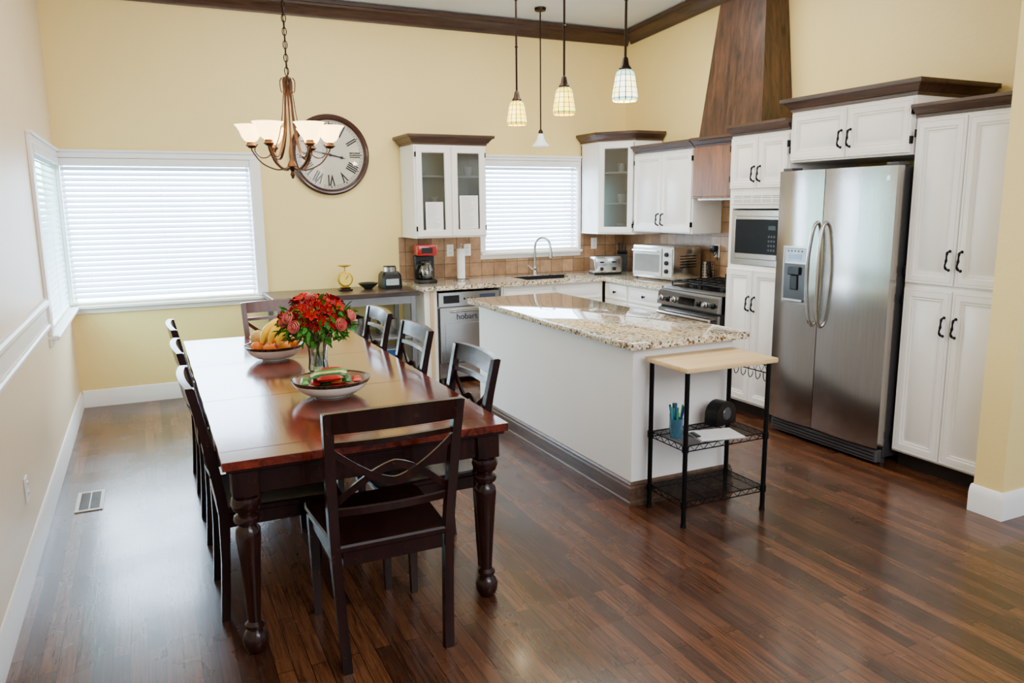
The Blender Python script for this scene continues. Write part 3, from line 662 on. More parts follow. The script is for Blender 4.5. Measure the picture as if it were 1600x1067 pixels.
# ------------------------------------------------------------------ dining table
tb=empty('dining_table',(.705,4.005,0),label='long reddish-brown mahogany dining table with turned legs',cat='dining table')
HX=.535; HY=1.345
mb=MB(); z0,z1=.718,.75
ys=[-HY,-HY+.13,-.42,.42,HY-.13,HY]
for i in range(5): mb.box(-HX,HX,ys[i]+.0008,ys[i+1]-.0008,z0,z1,0,bev=.002)
mb.box(-HX+.012,HX-.012,-HY+.012,HY-.012,.704,.7178,1,bev=.004)
obj('table_top',mb,[tabletop,tablew],tb)
mb=MB(); a=HX-.05;b_=HY-.05; t=.022
mb.box(-a,a,-b_,-b_+t,.61,.7035,bev=.002); mb.box(-a,a,b_-t,b_,.61,.7035,bev=.002); mb.box(-a,-a+t,-b_+t,b_-t,.61,.7035); mb.box(a-t,a,-b_+t,b_-t,.61,.7035)
obj('apron',mb,tablew,tb)
lp=[(0,0),(.028,0),(.034,.008),(.044,.03),(.046,.055),(.036,.08),(.026,.09),(.035,.10),(.035,.11),(.023,.122),(.025,.16),(.031,.26),(.039,.38),(.045,.45),(.043,.475),(.030,.492),(.044,.503),(.047,.515),(.044,.527),(.030,.538),(.045,.55),(.053,.575),(.048,.596),(.036,.605),(.036,.608)]
for sx in (-1,1):
    for sy in (-1,1):
        mb=MB(); mb.lathe(lp,28); mb.box(-.046,.046,-.046,.046,.606,.7035,bev=.003); obj('leg',mb,tablew,tb,(sx*(HX-.075),sy*(HY-.075),0))
# ------------------------------------------------------------------ chairs
ch=empty('dining_chair',(.70,2.69,0),(0,0,0),label='dark wooden cross-back dining chair at the table end',cat='chair',group='dining chairs around the table')
def py(z): return -.215-.085*(max(0,(z-.45))/.5)**1.3
def px(z): return .188+.037*(z/.95)
for s_ in (-1,1):
    mb=MB(); zs=[0,.12,.25,.38,.45,.52,.6,.7,.8,.88,.95]; pth=[]
    for z in zs: pth.append((s_*px(z),py(z)-(.022*(1-z/.42)**1.5 if z<.42 else 0),z))
    mb.loft([[(x+a,y+b,z) for a,b in rect(.017,.019*(1 if .3<z<.8 else .85))] for x,y,z in pth]); obj('rear_leg',mb,chairw,ch)
    mb=MB(); mb.loft([[(s_*.20+a,.205+b,z) for a,b in rect(k,k)] for z,k in ((0,.013),(.2,.016),(.435,.02))]); obj('front_leg',mb,chairw,ch)
mb=MB()
sp_=[(-.205,-.235),(.205,-.235),(.232,.18),(.225,.235),(.10,.245),(-.10,.245),(-.225,.235),(-.232,.18)]
cx=lambda k,z:[(p[0]*k,p[1]*k,z) for p in sp_]
mb.loft([cx(.97,.437),cx(1,.443),cx(1,.458),cx(.975,.465),cx(.88,.462),cx(.6,.456),cx(.2,.455)]); obj('seat',mb,chairw,ch)
mb=MB(); mb.box(-.185,.185,.19,.21,.385,.437); mb.box(-.18,.18,-.225,-.205,.385,.437)
for s_ in (-1,1): mb.box(s_*.2-.009,s_*.2+.009,-.2,.19,.385,.437)
obj('apron',mb,chairw,ch)
def rail(z0,z1,th,bow=.02,crest=0,w_=-.01):
    mb=MB(); rings=[]
    for i in range(13):
        s=i/12*2-1; zc=(z0+z1)/2; x=s*(px(zc)+w_); o=-bow*(1-s*s)
        rings.append([(x,py(z0)+o-th/2,z0),(x,py(z0)+o+th/2,z0),(x,py(z1)+o+th/2,z1+crest*(1-s*s)),(x,py(z1)+o-th/2,z1+crest*(1-s*s))])
    mb.loft(rings); return mb
obj('top_rail',rail(.880,.952,.026,crest=.006,w_=.012),chairw,ch)
obj('upper_cross_rail',rail(.828,.848,.018),chairw,ch)
obj('lower_cross_rail',rail(.575,.600,.018),chairw,ch)
def lattice(fz,dy,e=.0145):
    mb=MB(); rings=[]
    for i in range(25):
        s=i/24*2-1; z=fz(s); x=s*(px(z)-.012); o=-.02*(1-s*s)+dy
        rings.append([(x,py(z)+o-.005,z-e),(x,py(z)+o+.005,z-e),(x,py(z)+o+.005,z+e),(x,py(z)+o-.005,z+e)])
    mb.loft(rings); return mb
# each slat is a gentle bow; the pair crosses as an open curved X
obj('lattice_curve',lattice(lambda s:.812-.128*(1-abs(s)**1.5),-.005),chairw,ch); obj('lattice_curve',lattice(lambda s:.615+.128*(1-abs(s)**1.5),.0055),chairw,ch)
side='dark wooden cross-back dining chair tucked against the long table side'
for y in (3.17,4.01,4.76):
    dup(ch,(1.015,y,0),(0,0,rad(90)),side)
for y in (3.20,3.97,4.72):
    dup(ch,(.40,y,0),(0,0,rad(-90)),side)
far=dup(ch,(.80,5.26,0),(0,0,rad(180)),'reddish-brown wooden cross-back dining chair at table end near the windows')
redchair=wood('reddish_chair_wood',lin(40,12,8),lin(96,36,22),.28,'z',coat=.1,wear=.1,spec=.3)
for c_ in far.children:
    c_.data=c_.data.copy(); c_.data.materials.clear(); c_.data.materials.append(redchair)
# ------------------------------------------------------------------ table objects
def bowl(loc,r,h,label,inside,outside,rim):
    e=empty('bowl',loc,label=label,cat='bowl')
    mb=MB(); mb.lathe([(0,0),(r*.42,0),(r*.43,.008),(r*.66,h*.20),(r*.86,h*.50),(r*.95,h*.80)],36,0); mb.lathe([(r*.95,h*.80),(r*.985,h*.93),(r,h),(r*.965,h),(r*.945,h*.93)],36,1); mb.lathe([(r*.945,h*.93),(r*.90,h*.75),(r*.80,h*.50),(r*.60,h*.24),(r*.35,.016),(0,.014)],36,2)
    bmesh.ops.remove_doubles(mb.bm,verts=mb.bm.verts,dist=1e-5)
    obj('shell',mb,[outside,rim,inside],e); return e
bw_out=M('bowl_cream_glaze',lin(246,242,230),.2,var=.05,scale=26); bw_in=M('bowl_inside_glaze',lin(150,110,80),.3,var=.3); bw_rim=M('bowl_dark_painted_rim',lin(60,44,34),.25,var=.7,scale=60)
bowl((.61,4.45,.751),.165,.085,'white bowl with dark rim filled with fruit',bw_in,bw_out,bw_rim)
bowl((.715,3.45,.751),.178,.080,'white bowl with dark rim full of wrapped snacks',bw_in,bw_out,bw_rim)
orM=M('orange_peel',lin(238,122,24),.5,bmp=.2,scale=90,spec=.3); peM=M('peach_skin',lin(238,150,54),.5,var=.25,scale=6,spec=.3); baM=M('banana_peel',lin(250,202,26),.5,var=.08,spec=.3); apM=M('red_apple',lin(180,40,25),.3,var=.3,scale=6); cantM=M('melon_rind',lin(206,170,96),.6,bmp=.4,scale=60)
brM=M('banana_tip',lin(80,60,30),.6); grM=M('stem_green',lin(80,110,40),.5)
def fruit(kind,loc,r,mat,label,sz=(1,1,.94)):
    e=empty(kind,loc,(random.uniform(-.4,.4),random.uniform(-.4,.4),random.random()*6),label=label,cat='fruit',group='fruit in the bowl')
    mb=MB(); mb.lathe([(0,-r*.88*sz[2]),(r*.4,-r*.93*sz[2]),(r*.8,-r*.6*sz[2]),(r,0),(r*.82,r*.58*sz[2]),(r*.42,r*.92*sz[2]),(r*.12,r*.9*sz[2]),(0,r*.8*sz[2])],20); obj('flesh',mb,mat,e,ang=2)
    mb=MB(); mb.tube([(0,0,r*.78),(.002,0,r*1.02)],.002,6); obj('stem',mb,grM,e)
fb=(.61,4.45,.751)
for k,(dx,dy,dz,r,m_,n_,lb) in enumerate([(-.095,-.03,.078,.036,orM,'orange','bright orange in the fruit bowl'),(-.035,-.092,.076,.033,orM,'orange','bright orange in the fruit bowl'),(.045,-.085,.078,.036,peM,'peach','orange-yellow peach in the fruit bowl'),(.102,-.02,.084,.035,orM,'orange','bright orange beside the bananas in bowl'),(.075,.07,.082,.036,apM,'apple','red apple at the edge of fruit bowl'),(-.070,.062,.115,.050,cantM,'melon','small tan melon behind the bananas'),(.01,.085,.074,.032,orM,'orange','bright orange low in the fruit pile'),(0.01,-.005,.055,.036,apM,'apple','red apple under the bananas')]):
    fruit(n_,(fb[0]+dx,fb[1]+dy,fb[2]+dz),r,m_,lb)
for i in range(3):
    e=empty('banana',(fb[0]-.000+i*.038,fb[1]+.025-.036*i,fb[2]+.176),(rad(-4),rad(-18),rad(45)),label='yellow banana resting on top of the fruit bowl',cat='fruit',group='fruit in the bowl')
    p=[(.13*math.sin(a),0,.092*math.cos(a)-.077) for a in [(-1.15+2.3*k/12) for k in range(13)]]
    mb=MB(); mb.tube(p,.0225,8,scl=[.35,.6,.85,.97,1,1,1,1,1,.97,.85,.55,.3]); obj('peel',mb,baM,e,ang=1.2)
    mb=MB(); q=p[-1]; mb.tube([q,(q[0]+.016,0,q[2]-.016)],.005,6); obj('stem',mb,brM,e)
sb=(.715,3.45,.751); wr=[('green',lin(20,96,34)),('red',lin(178,18,16)),('lime green',lin(70,140,50)),('dark green',lin(16,60,28)),('orange',lin(210,100,24)),('cream',lin(225,204,150))]
kk=0
# three stacked layers of bars, the upper ones wider as the bowl opens
for layer,(n_,zz_,ra) in enumerate(((5,.046,20),(6,.072,78),(5,.098,-8))):
    for j in range(n_):
        cn,cc_=wr[[0,1,3,2,0, 1,0,4,3,1,2, 1,0,5,2,1][kk]]; off=(j-(n_-1)/2)*.0455; a=rad(ra)
        m_=M('foil_wrapper_'+cn.replace(' ','_'),cc_,.35,metal=.1,var=.35,scale=40,bmp=.3)
        sl=random.uniform(-.014,.014)
        e=empty('snack_bar',(sb[0]-math.sin(a)*off+math.cos(a)*sl,sb[1]+math.cos(a)*off+math.sin(a)*sl,sb[2]+zz_),(0,random.uniform(-.05,.05),a),label=cn+' foil-wrapped snack bar in the bowl',cat='snack',group='wrapped snacks in the bowl')
        hl=(.044 if abs(off)>.08 else .062) if layer==0 else (.052 if abs(off)>.08 else .075)
        mb=MB(); nx=10; rings=[]
        for k in range(nx+1):
            s=k/nx*2-1; hh=.010*math.sqrt(max(0,1-s**4))+.0012; rings.append([(s*hl,y,z) for y,z in ((-.021,0),(-.012,hh),(.012,hh),(.021,0),(.012,-hh),(-.012,-hh))])
        mb.loft(rings); obj('wrapper',mb,m_,e)
        for x_ in (-hl-.006,hl): mb=MB(); mb.box(x_,x_+.006,-.02,.02,-.001,.001); obj('crimped_end',mb,m_,e)
        kk+=1
vs=(.765,3.99,.751)
ve=empty('vase',vs,label='clear flared cut-glass vase holding the bouquet on table',cat='vase')
mb=MB(); n_=24; pr=[(.045,0),(.050,.015),(.044,.06),(.046,.11),(.056,.16),(.080,.205)]
rings=[[(r*(1+(.045 if k%2 else 0))*math.cos(2*pi*k/n_),r*(1+(.045 if k%2 else 0))*math.sin(2*pi*k/n_),z) for k in range(n_)] for r,z in pr]+[[((r-.004)*math.cos(2*pi*k/n_),(r-.004)*math.sin(2*pi*k/n_),z+.002) for k in range(n_)] for r,z in pr[::-1][:-1]]+[[(.040*math.cos(2*pi*k/n_),.040*math.sin(2*pi*k/n_),.016) for k in range(n_)]]
mb.loft(rings); obj('glass_body',mb,clearglass,ve,ang=.2)
mb=MB(); mb.lathe([(0,.018),(.039,.020),(.0385,.06),(.040,.11),(0,.11)],20); obj('water',mb,glassmat('vase_water',(.72,.84,.74,1),.02,.03),ve)
bq=empty('flower_bouquet',(vs[0],vs[1],vs[2]+.025),label='bouquet of red lilies and pink roses with green foliage',cat='flowers')
stemM=M('flower_stem_green',lin(44,92,30),.5); leafM=M('leaf_green',lin(54,122,30),.6,var=.45,scale=30,spec=.25)
mb=MB()
for i in range(16):
    a=i*2.4; a2=a+2.2; mb.tube(catmull([(.02*math.cos(a),.02*math.sin(a),.003),(0.012*math.cos(a2),.012*math.sin(a2),.12),(.08*math.cos(a2),.08*math.sin(a2),.23)],4),.003,5)
obj('stems',mb,stemM,bq,kind='stuff')
mb=MB(); CZ=.230
for i in range(460):
    u=random.random()**.65; th=math.acos(1-1.75*u); a=random.random()*2*pi; R_=random.uniform(.10,.178)
    c=Vector((R_*math.sin(th)*math.cos(a),R_*math.sin(th)*math.sin(a),CZ+.74*R_*math.cos(th)))
    mb.M=Matrix.Translation(c)@Euler((random.uniform(-1,1),random.uniform(-1,1),a)).to_matrix().to_4x4()
    l=random.uniform(.03,.065); wv=l*.2
    mb.raw([(0,0,0),(l*.35,wv,.004),(l*.75,wv*.8,0),(l,0,-.008),(l*.75,-wv*.8,0),(l*.35,-wv,.004),(l*.4,0,-.003)],[(0,1,6),(1,2,3,6),(3,4,5,6),(5,0,6)])
mb.M=Matrix.Identity(4); obj('foliage',mb,leafM,bq,kind='stuff',rec=False)
redM=[M('lily_red',lin(190,4,12),.75,var=.4,scale=30,spec=.12),M('lily_crimson',lin(140,2,18),.75,var=.4,scale=30,spec=.12)]; pinkM=M('rose_pink',lin(238,132,122),.6,var=.12,scale=20,spec=.2)
def lilymesh():
    mb=MB()
    for k in range(6):
        mb.at((0,0,0),(0,0,k*pi/3)); w_=.010 if k%2 else .013
        mb.raw([(0,0,0),(.010,-.006,.018),(.010,.006,.018),(.024,-w_,.030),(.024,w_,.030),(.034,-w_*.6,.032),(.034,w_*.6,.032),(.040,0,.029),(.024,0,.025)],[(0,1,8,2),(1,3,8),(2,8,4),(3,5,8),(4,8,6),(5,7,8),(8,7,6)])
    for k in range(5): mb.at(); a=k*1.25; mb.tube([(0,0,.005),(.01*math.cos(a),.01*math.sin(a),.035)],.0009,4,1)
    return mb
protos={}
def bloom(m_,c,a,th,lab,s=1.):
    if m_.name in protos: o=protos[m_.name].copy(); COL.objects.link(o)
    else: o=obj('bloom',lilymesh(),[m_,M('pollen_yellow',lin(200,150,60),.6)],bq,c,(0,th,a),label=lab,rec=False); protos[m_.name]=o
    o.location=c; o.rotation_euler=(random.uniform(-.3,.3),th,a); o.scale=(s,s,s); return o
for i in range(56):
    u=(i+.5)/56; th=math.acos(1-1.08*u); a=i*2.39996; R_=.134+.024*math.sin(i*5)
    bloom(redM[i%2],(R_*math.sin(th)*math.cos(a),R_*math.sin(th)*math.sin(a),CZ+.82*R_*math.cos(th)),a,th,'red lily bloom',random.uniform(.8,1.05))
def rosemesh():
    mb=MB()
    for ring,(n_,r_,h_) in enumerate(((3,.008,.026),(4,.015,.024),(5,.023,.020),(5,.029,.014))):
        for k in range(n_):
            a=k*2*pi/n_+ring*.5; v=[];f=[]
            for iu in range(5):
                for iv in range(4):
                    au=a+(iu/4-.5)*2*pi/n_*1.35; t=iv/3; r=r_*(.25+.75*math.sin(t*pi*.6)); v.append((r*math.cos(au),r*math.sin(au),t*h_*1.2-(.1*r_ if iu in(0,4) else 0)))
            for iu in range(4):
                for iv in range(3): f.append((iu*4+iv,iu*4+iv+1,(iu+1)*4+iv+1,(iu+1)*4+iv))
            mb.raw(v,f)
    return mb
ro=None
for c_ in ((-.145,-.085,.275),(-.125,-.12,.235),(-.155,-.03,.25),(.085,-.15,.235),(.150,-.085,.265),(-.03,.05,.35)):
    th=math.atan2(math.hypot(c_[0],c_[1]),c_[2]-.2); a=math.atan2(c_[1],c_[0])
    if ro is None: ro=obj('rose',rosemesh(),pinkM,bq,label='pink rose bloom',rec=False); o=ro
    else: o=ro.copy(); COL.objects.link(o)
    o.location=c_; o.rotation_euler=(0,th,a); o.scale=(1.2,1.2,1.2)
# ------------------------------------------------------------------ clock
ck=empty('wall_clock',(1.545,YB-.002,2.05),label='large round wooden wall clock with Roman numerals',cat='clock')
mb=MB(); mb.at((0,0,0),(rad(90),0,0)).lathe([(0,0),(.345,0),(.352,.015),(.348,.035),(.335,.045),(.32,.04),(.312,.045),(.300,.038),(.298,.02),(0,.018)],64); obj('rim',mb,clockw,ck)
mb=MB(); mb.at((0,0,0),(rad(90),0,0)).lathe([(0,.019),(.299,.019),(.299,.022),(0,.022)],64); obj('dial',mb,M('clock_face_cream',lin(226,220,202),.6,var=.08,scale=5),ck)
mb=MB()
for k,t in enumerate(['XII','I','II','III','IIII','V','VI','VII','VIII','IX','X','XI']):
    a=k*pi/6; mb.M=Matrix.Rotation(a,4,'Y')@Matrix.Translation((0,-.0235,.215))@Matrix.Rotation(rad(90),4,'X')@Matrix.Diagonal((.78,1.4,1,1)); mb.text(t,.092,off=.003)
for k in range(60):
    a=k*pi/30; mb.M=Matrix.Rotation(a,4,'Y'); mb.box(-.0015 if k%5 else -.004,.0015 if k%5 else .004,-.0235,-.0222,.270,.286)
mb.M=Matrix.Identity(4)
for r_ in (.269,.287): mb.tube([(r_*math.sin(a),-.0228,r_*math.cos(a)) for a in [k*pi/36 for k in range(72)]],.0013,4,closed=True)
inkb=M('clock_black',lin(12,10,10),.5); obj('numerals',mb,inkb,ck)
def hand(name,ang,L_,w_,y):
    mb=MB(); mb.M=Matrix.Rotation(ang,4,'Y'); mb.loft([[(-w_*k,y,z),(w_*k,y,z),(w_*k,y-.002,z),(-w_*k,y-.002,z)] for z,k in ((-.05,.5),(0,.8),(L_*.6,.6),(L_*.75,1.6),(L_*.85,.5),(L_,.1))]); obj(name,mb,inkb,ck)
hand('hour_hand',rad(103),.14,.009,-.026); hand('minute_hand',rad(282),.22,.007,-.029)
mb=MB(); mb.at((0,-.022,0),(rad(90),0,0)).lathe([(0,0),(.012,0),(.012,.012),(0,.014)],16); obj('hub',mb,inkb,ck)
mb=MB(); mb.at((0,0,0),(rad(90),0,0)).lathe([(0,.036),(.30,.036)],48); obj('glass_cover',mb,clockglass,ck)
# ------------------------------------------------------------------ chandelier
cx_,cy_=.705,4.07
cd=empty('chandelier',(cx_,cy_,1.74),label='bronze six-arm chandelier with glowing glass shades over table',cat='chandelier')
mb=MB(); mb.lathe([(0,0),(.007,.004),(.012,.02),(.007,.035),(.018,.05),(.025,.062),(.018,.080),(.008,.095),(.005,.2),(.005,.40),(.010,.43),(.015,.455),(.017,.47),(.010,.49),(.008,.50),(0,.505)],16); obj('column',mb,copper,cd)
zc=ceilz(cy_)-1.74; KR=.78
for i in range(6):
    a=rad(-12+60*i); c=math.cos(a)*KR; s_=math.sin(a)*KR; c1=math.cos(a); s1=math.sin(a)
    mb=MB(); p=catmull([(.015,.06),(.09,.045),(.18,.075),(.235,.13),(.245,.155)],5); mb.sweep([(r*c,r*s_,z) for r,z in p],rect(.006,.0035),up=(-c1,-s1,1.),mi=0)
    p=catmull([(.012,.465),(.030,.40),(.045,.30),(.078,.19),(.135,.115),(.19,.105),(.225,.14),(.205,.17)],5); mb.sweep([(r*c,r*s_,z) for r,z in p],rect(.0060,.0025),up=(c1,s1,.3))
    p=catmull([(.014,.44),(.038,.42),(.046,.47),(.032,.49)],4); mb.sweep([(r*c,r*s_,z) for r,z in p],rect(.0045,.0025),up=(c1,s1,.3))
    mb.at((.245*c,.245*s_,.15)).lathe([(0,0),(.012,0),(.028,.012),(.020,.02),(.018,.03),(0,.03)],14); mb.at()
    obj('arm',mb,copper,cd)
    mb=MB(); mb.lathe([(.018,0),(.032,.008),(.044,.026),(.052,.050),(.067,.074),(.075,.081),(.071,.079),(.049,.052),(.041,.030),(.029,.013),(.014,.004)],22); obj('lamp_shade',mb,bellM,cd,(.245*c,.245*s_,.181),label='glowing amber-white bell glass shade',ang=1.2)
mb=MB(); z=.505; k=0
while z<zc-.04:
    ang=(k%2)*pi/2; p=[(.010*math.cos(t)*math.cos(ang),.010*math.cos(t)*math.sin(ang),z+.017+.020*math.sin(t)) for t in [j*pi/5 for j in range(10)]]
    mb.tube(p,.0026,5,closed=True); z+=.031; k+=1
mb.tube([(.004,0,.5),(-.004,0,.8),(.004,0,1.1),(0,0,zc-.03)],.0025,5)
obj('chain',mb,bronze,cd)
mb=MB(); mb.lathe([(0,zc-.035),(.02,zc-.03),(.06,zc-.008),(.062,zc-.002),(0,zc-.002)],20); obj('canopy',mb,bronze,cd)
# ------------------------------------------------------------------ pendants
def pendant(x,y,zb,lab,mat):
    zc=ceilz(y)-zb
    e=empty('pendant_light',(x,y,zb),label=lab,cat='pendant light')
    hh=.175
    mb=MB(); mb.lathe([(.066,0),(.071,.012),(.072,.026),(.070,.044),(.068,.062),(.064,.084),(.060,.106),(.057,.128),(.053,.148),(.046,.164),(.030,hh),(.026,.172),(.042,.160)],28); obj('lamp_shade',mb,mat,e,label='glowing stained glass shade',ang=1.2)
    mb=MB(); mb.lathe([(0,.165),(.034,.168),(.036,.18),(.022,.20),(.016,.235),(.008,.245),(0,.245)],18); obj('socket_cap',mb,bronze,e)
    mb=MB(); mb.cyl(0,0,.24,zc-.02,.0075,0,10); mb.ball((0,0,.55),.012,0,10); mb.ball((0,0,.87),.012,0,10); obj('rod',mb,bronze,e)
    mb=MB(); mb.lathe([(0,zc-.03),(.055,zc-.022),(.06,zc-.002),(0,zc-.002)],20); obj('canopy',mb,bronze,e)
    l=bpy.data.lights.new('bulb','POINT'); l.energy=6; l.color=(1,.85,.6); l.shadow_soft_size=.03; lo=bpy.data.objects.new('bulb',l); COL.objects.link(lo); lo.parent=e; lo.location=(0,0,-.03)
for y,m_,lb in ((5.27,tiffY,'amber'),(4.56,tiffY,'amber'),(3.85,tiffB,'blue and cream')): pendant(2.55,y,2.175,lb+' stained glass mini pendant light above the island',m_)
x,y,zb=3.44,6.6,2.14; zc=ceilz(y)-zb
e=empty('pendant_light',(x,y,zb),label='small bronze pendant with frosted bell shade above the sink',cat='pendant light')
mb=MB(); mb.lathe([(.078,0),(.080,.003),(.055,.03),(.036,.06),(.028,.10),(.02,.115),(.018,.112),(.032,.06),(.052,.028),(.074,.002)],24); obj('lamp_shade',mb,smallshade,e,label='frosted white bell shade',ang=1.2)
mb=MB(); mb.lathe([(0,.108),(.022,.108),(.022,.13),(.01,.15),(0,.15)],14); mb.cyl(0,0,.15,zc-.02,.007,0,10); obj('rod',mb,bronze,e)
mb=MB(); mb.lathe([(0,zc-.035),(.05,zc-.026),(.055,zc-.002),(0,zc-.002)],20); obj('canopy',mb,bronze,e)
# ------------------------------------------------------------------ console table
dk_=empty('sideboard_table',(.89,6.38,0),label='dark topped metal console table against the cream wall',cat='side table')
W=1.24
gm=M('grey_metal_frame',lin(140,140,142),.35,metal=.8)
mb=MB(); mb.box(0,W,0,.60,.83,.87,bev=.004); obj('top',mb,desktop,dk_)
for x in (.03,W-.07):
    for y in (.03,.53): mb=MB(); mb.box(x,x+.04,y,y+.04,0,.829,bev=.003); obj('leg',mb,gm,dk_)
mb=MB(); mb.box(.03,W-.03,.035,.05,.76,.829); mb.box(.03,W-.03,.54,.56,.76,.829); obj('rail',mb,gm,dk_)
for z in (.45,.14):
    mb=MB(); mb.box(.035,W-.035,.035,.565,z,z+.02,bev=.002); obj('shelf',mb,gm,dk_)
def pot(x,y,z,r,h,lab):
    e=empty('cooking_pot',(x,y,z),(0,0,.6),label=lab,cat='pot')
    mb=MB(); mb.lathe([(0,0),(r*.95,0),(r,.01),(r,h),(r*1.03,h+.003),(r*.97,h),(r*.96,.012),(0,.01)],24); obj('body',mb,steelH,e)
    mb=MB(); mb.lathe([(r*1.02,h+.004),(r*.6,h+.025),(.012,h+.03),(.01,h+.045),(0,h+.055)],24); obj('lid',mb,steelH,e)
    for s_ in (-1,1): mb=MB(); mb.tube([(s_*r,-.03,h*.7),(s_*(r+.03),-.02,h*.7),(s_*(r+.03),.02,h*.7),(s_*r,.03,h*.7)],.004,6); obj('handle',mb,chrome,e)
pot(1.58,6.68,.471,.12,.16,'stainless pot with lid on console shelf'); pot(1.91,6.7,.471,.10,.13,'smaller stainless pot on console shelf')
e=empty('storage_bin',(1.80,6.66,.161),label='blue plastic storage bin on the lower shelf',cat='storage bin')
mb=MB(); r=[[(-a,-b,z),(a,-b,z),(a,b,z),(-a,b,z)] for a,b,z in ((.15,.11,0),(.18,.14,.16),(.185,.145,.16),(.185,.145,.175),(.175,.135,.175),(.145,.105,.006))]; mb.loft(r); obj('tub',mb,M('blue_plastic',lin(30,90,170),.4),e)
mb=MB(); mb.box(-.17,.17,-.13,.13,.176,.185,bev=.003); obj('lid',mb,M('white_lid',lin(210,210,210),.4),e)
sc_=empty('kitchen_scale',(1.56,6.72,.871),label='antique brass kitchen scale with round dial on console',cat='kitchen scale')
brass=M('aged_brass',lin(206,164,40),.35,metal=.6,var=.2)
mb=MB(); mb.box(-.055,.055,-.05,.05,0,.015,bev=.004); mb.box(-.04,.04,-.03,.03,.015,.03,bev=.003); obj('base',mb,bronze,sc_)
mb=MB(); mb.at((0,.02,.10),(rad(90),0,0)).lathe([(0,0),(.066,0),(.066,.04),(.058,.045),(0,.045)],32,0); mb.at((0,.02,.10),(rad(90),0,0)).lathe([(0,.0455),(.052,.0455),(.052,.047),(0,.047)],32,1); mb.at((0,-.028,.10),(0,.6,0)).box(-.002,.002,-.002,0,0,.042,2); mb.at(); mb.box(-.03,.03,-.015,.02,.03,.05,0); obj('dial',mb,[brass,M('dial_cream',lin(240,214,90),.4),black],sc_)
mb=MB(); mb.cyl(0,0,.165,.205,.006); mb.at((0,0,.205)).lathe([(0,0),(.02,.0),(.06,.014),(.062,.016),(.018,.004),(0,.004)],24); obj('pan',mb,brass,sc_)
e=empty('bowl',(1.77,6.74,.871),label='small dark shallow bowl on the console table',cat='bowl')
mb=MB(); mb.lathe([(0,0),(.035,0),(.04,.008),(.075,.035),(.092,.055),(.088,.055),(.07,.038),(.03,.014),(0,.012)],28); obj('shell',mb,M('dark_green_glaze',lin(40,45,38),.25),e)
bl=empty('blender_base',(1.965,6.72,.871),label='black and chrome blender motor base on the console',cat='blender')
mb=MB(); mb.loft([[(x*k,y*k,z) for x,y in ((-.09,-.07),(-.07,-.09),(.07,-.09),(.09,-.07),(.09,.07),(.07,.09),(-.07,.09),(-.09,.07))] for k,z in ((1,0),(1.02,.03),(.95,.12),(.75,.15))]); obj('housing',mb,black,bl)
mb=MB(); mb.cyl(0,0,.151,.19,.06,0,20); mb.cyl(0,0,.19,.20,.055,1,20); obj('collar',mb,[chrome,black],bl)
mb=MB(); mb.box(-.06,.06,-.094,-.088,.03,.09,bev=.004); obj('control_plate',mb,chrome,bl)
cm=empty('coffee_maker',(2.31,6.74,.9005),(0,0,rad(-8)),label='red and black drip coffee maker with glass carafe',cat='coffee maker')
redp=M('red_gloss_plastic',lin(160,8,12),.2,coat=.4)
mb=MB(); mb.box(-.09,.09,-.12,.11,0,.035,0,bev=.01,seg=2); mb.box(-.09,.09,.02,.11,.035,.25,0,bev=.01); obj('base',mb,black,cm)
mb=MB(); mb.box(-.092,.092,-.115,.112,.251,.35,0,bev=.015,seg=3); mb.box(-.05,.05,-.118,-.114,.275,.325,1,bev=.003); obj('brew_head',mb,[redp,black],cm)
mb=MB(); mb.at((0,-.04,.037)).lathe([(0,0),(.055,0),(.068,.03),(.066,.08),(.045,.13),(.05,.15),(.046,.15),(.04,.13),(.062,.08),(.063,.03),(0,.005)],22); mb.at((0,-.04,.04)).lathe([(0,.0),(.058,.006),(.06,.055),(0,.055)],20,1); mb.at(); o=obj('carafe',mb,[clearglass,M('coffee_liquid',lin(25,12,8),.1)],cm)
mb=MB(); mb.tube(catmull([(-.045,-.06,.175),(-.09,-.09,.17),(-.095,-.09,.11),(-.06,-.06,.08)],5),.008,8); mb.at((0,-.04,.187)).lathe([(0,0),(.05,0),(.045,.015),(0,.018)],20); mb.at(); obj('handle',mb,black,o)
pt=empty('paper_towel_holder',(2.68,6.78,.9005),label='white paper towel roll on a steel stand',cat='paper towel holder')
mb=MB(); mb.lathe([(0,0),(.075,0),(.075,.008),(.02,.014),(.006,.016),(.006,.33),(.011,.34),(0,.352)],22); obj('stand',mb,chrome,pt)
mb=MB(); mb.lathe([(.018,.018),(.038,.018),(.038,.295),(.018,.295),(.018,.018)],24); obj('paper_roll',mb,M('paper_towel',lin(240,240,240),.9,bmp=.3,scale=60),pt)
to=empty('toaster',(4.17,6.60,.9005),(0,0,rad(-12)),label='chrome two-slot toaster on granite counter',cat='toaster')
mb=MB(); mb.box(-.15,.15,-.085,.085,.012,.185,0,bev=.03,seg=4); mb.box(-.12,.12,-.045,-.015,.1845,.187,1); mb.box(-.12,.12,.015,.045,.1845,.187,1); obj('body',mb,[chrome,black],to)
mb=MB(); mb.box(-.145,.145,-.08,.08,0,.02,bev=.004); obj('base',mb,black,to)
for x in (-.07,.06): mb=MB(); mb.at((x,-.086,.06),(rad(90),0,0)).lathe([(0,0),(.02,0),(.018,.012),(0,.014)],14); mb.at(); obj('knob',mb,black,to); mb=MB(); mb.box(x-.02,x+.02,-.105,-.085,.12,.135,bev=.003); obj('lever',mb,black,to)
kb=empty('knife_block',(4.50,6.80,.9005),(0,0,rad(-35)),label='black knife block with handles in counter corner',cat='knife block')
mb=MB(); mb.loft([[(-.05,y0,z),(.05,y0,z),(.05,y1,z),(-.05,y1,z)] for y0,y1,z in ((-.08,.06,0),(-.05,.09,.18),(-.0,.10,.21))]); obj('block',mb,black,kb)
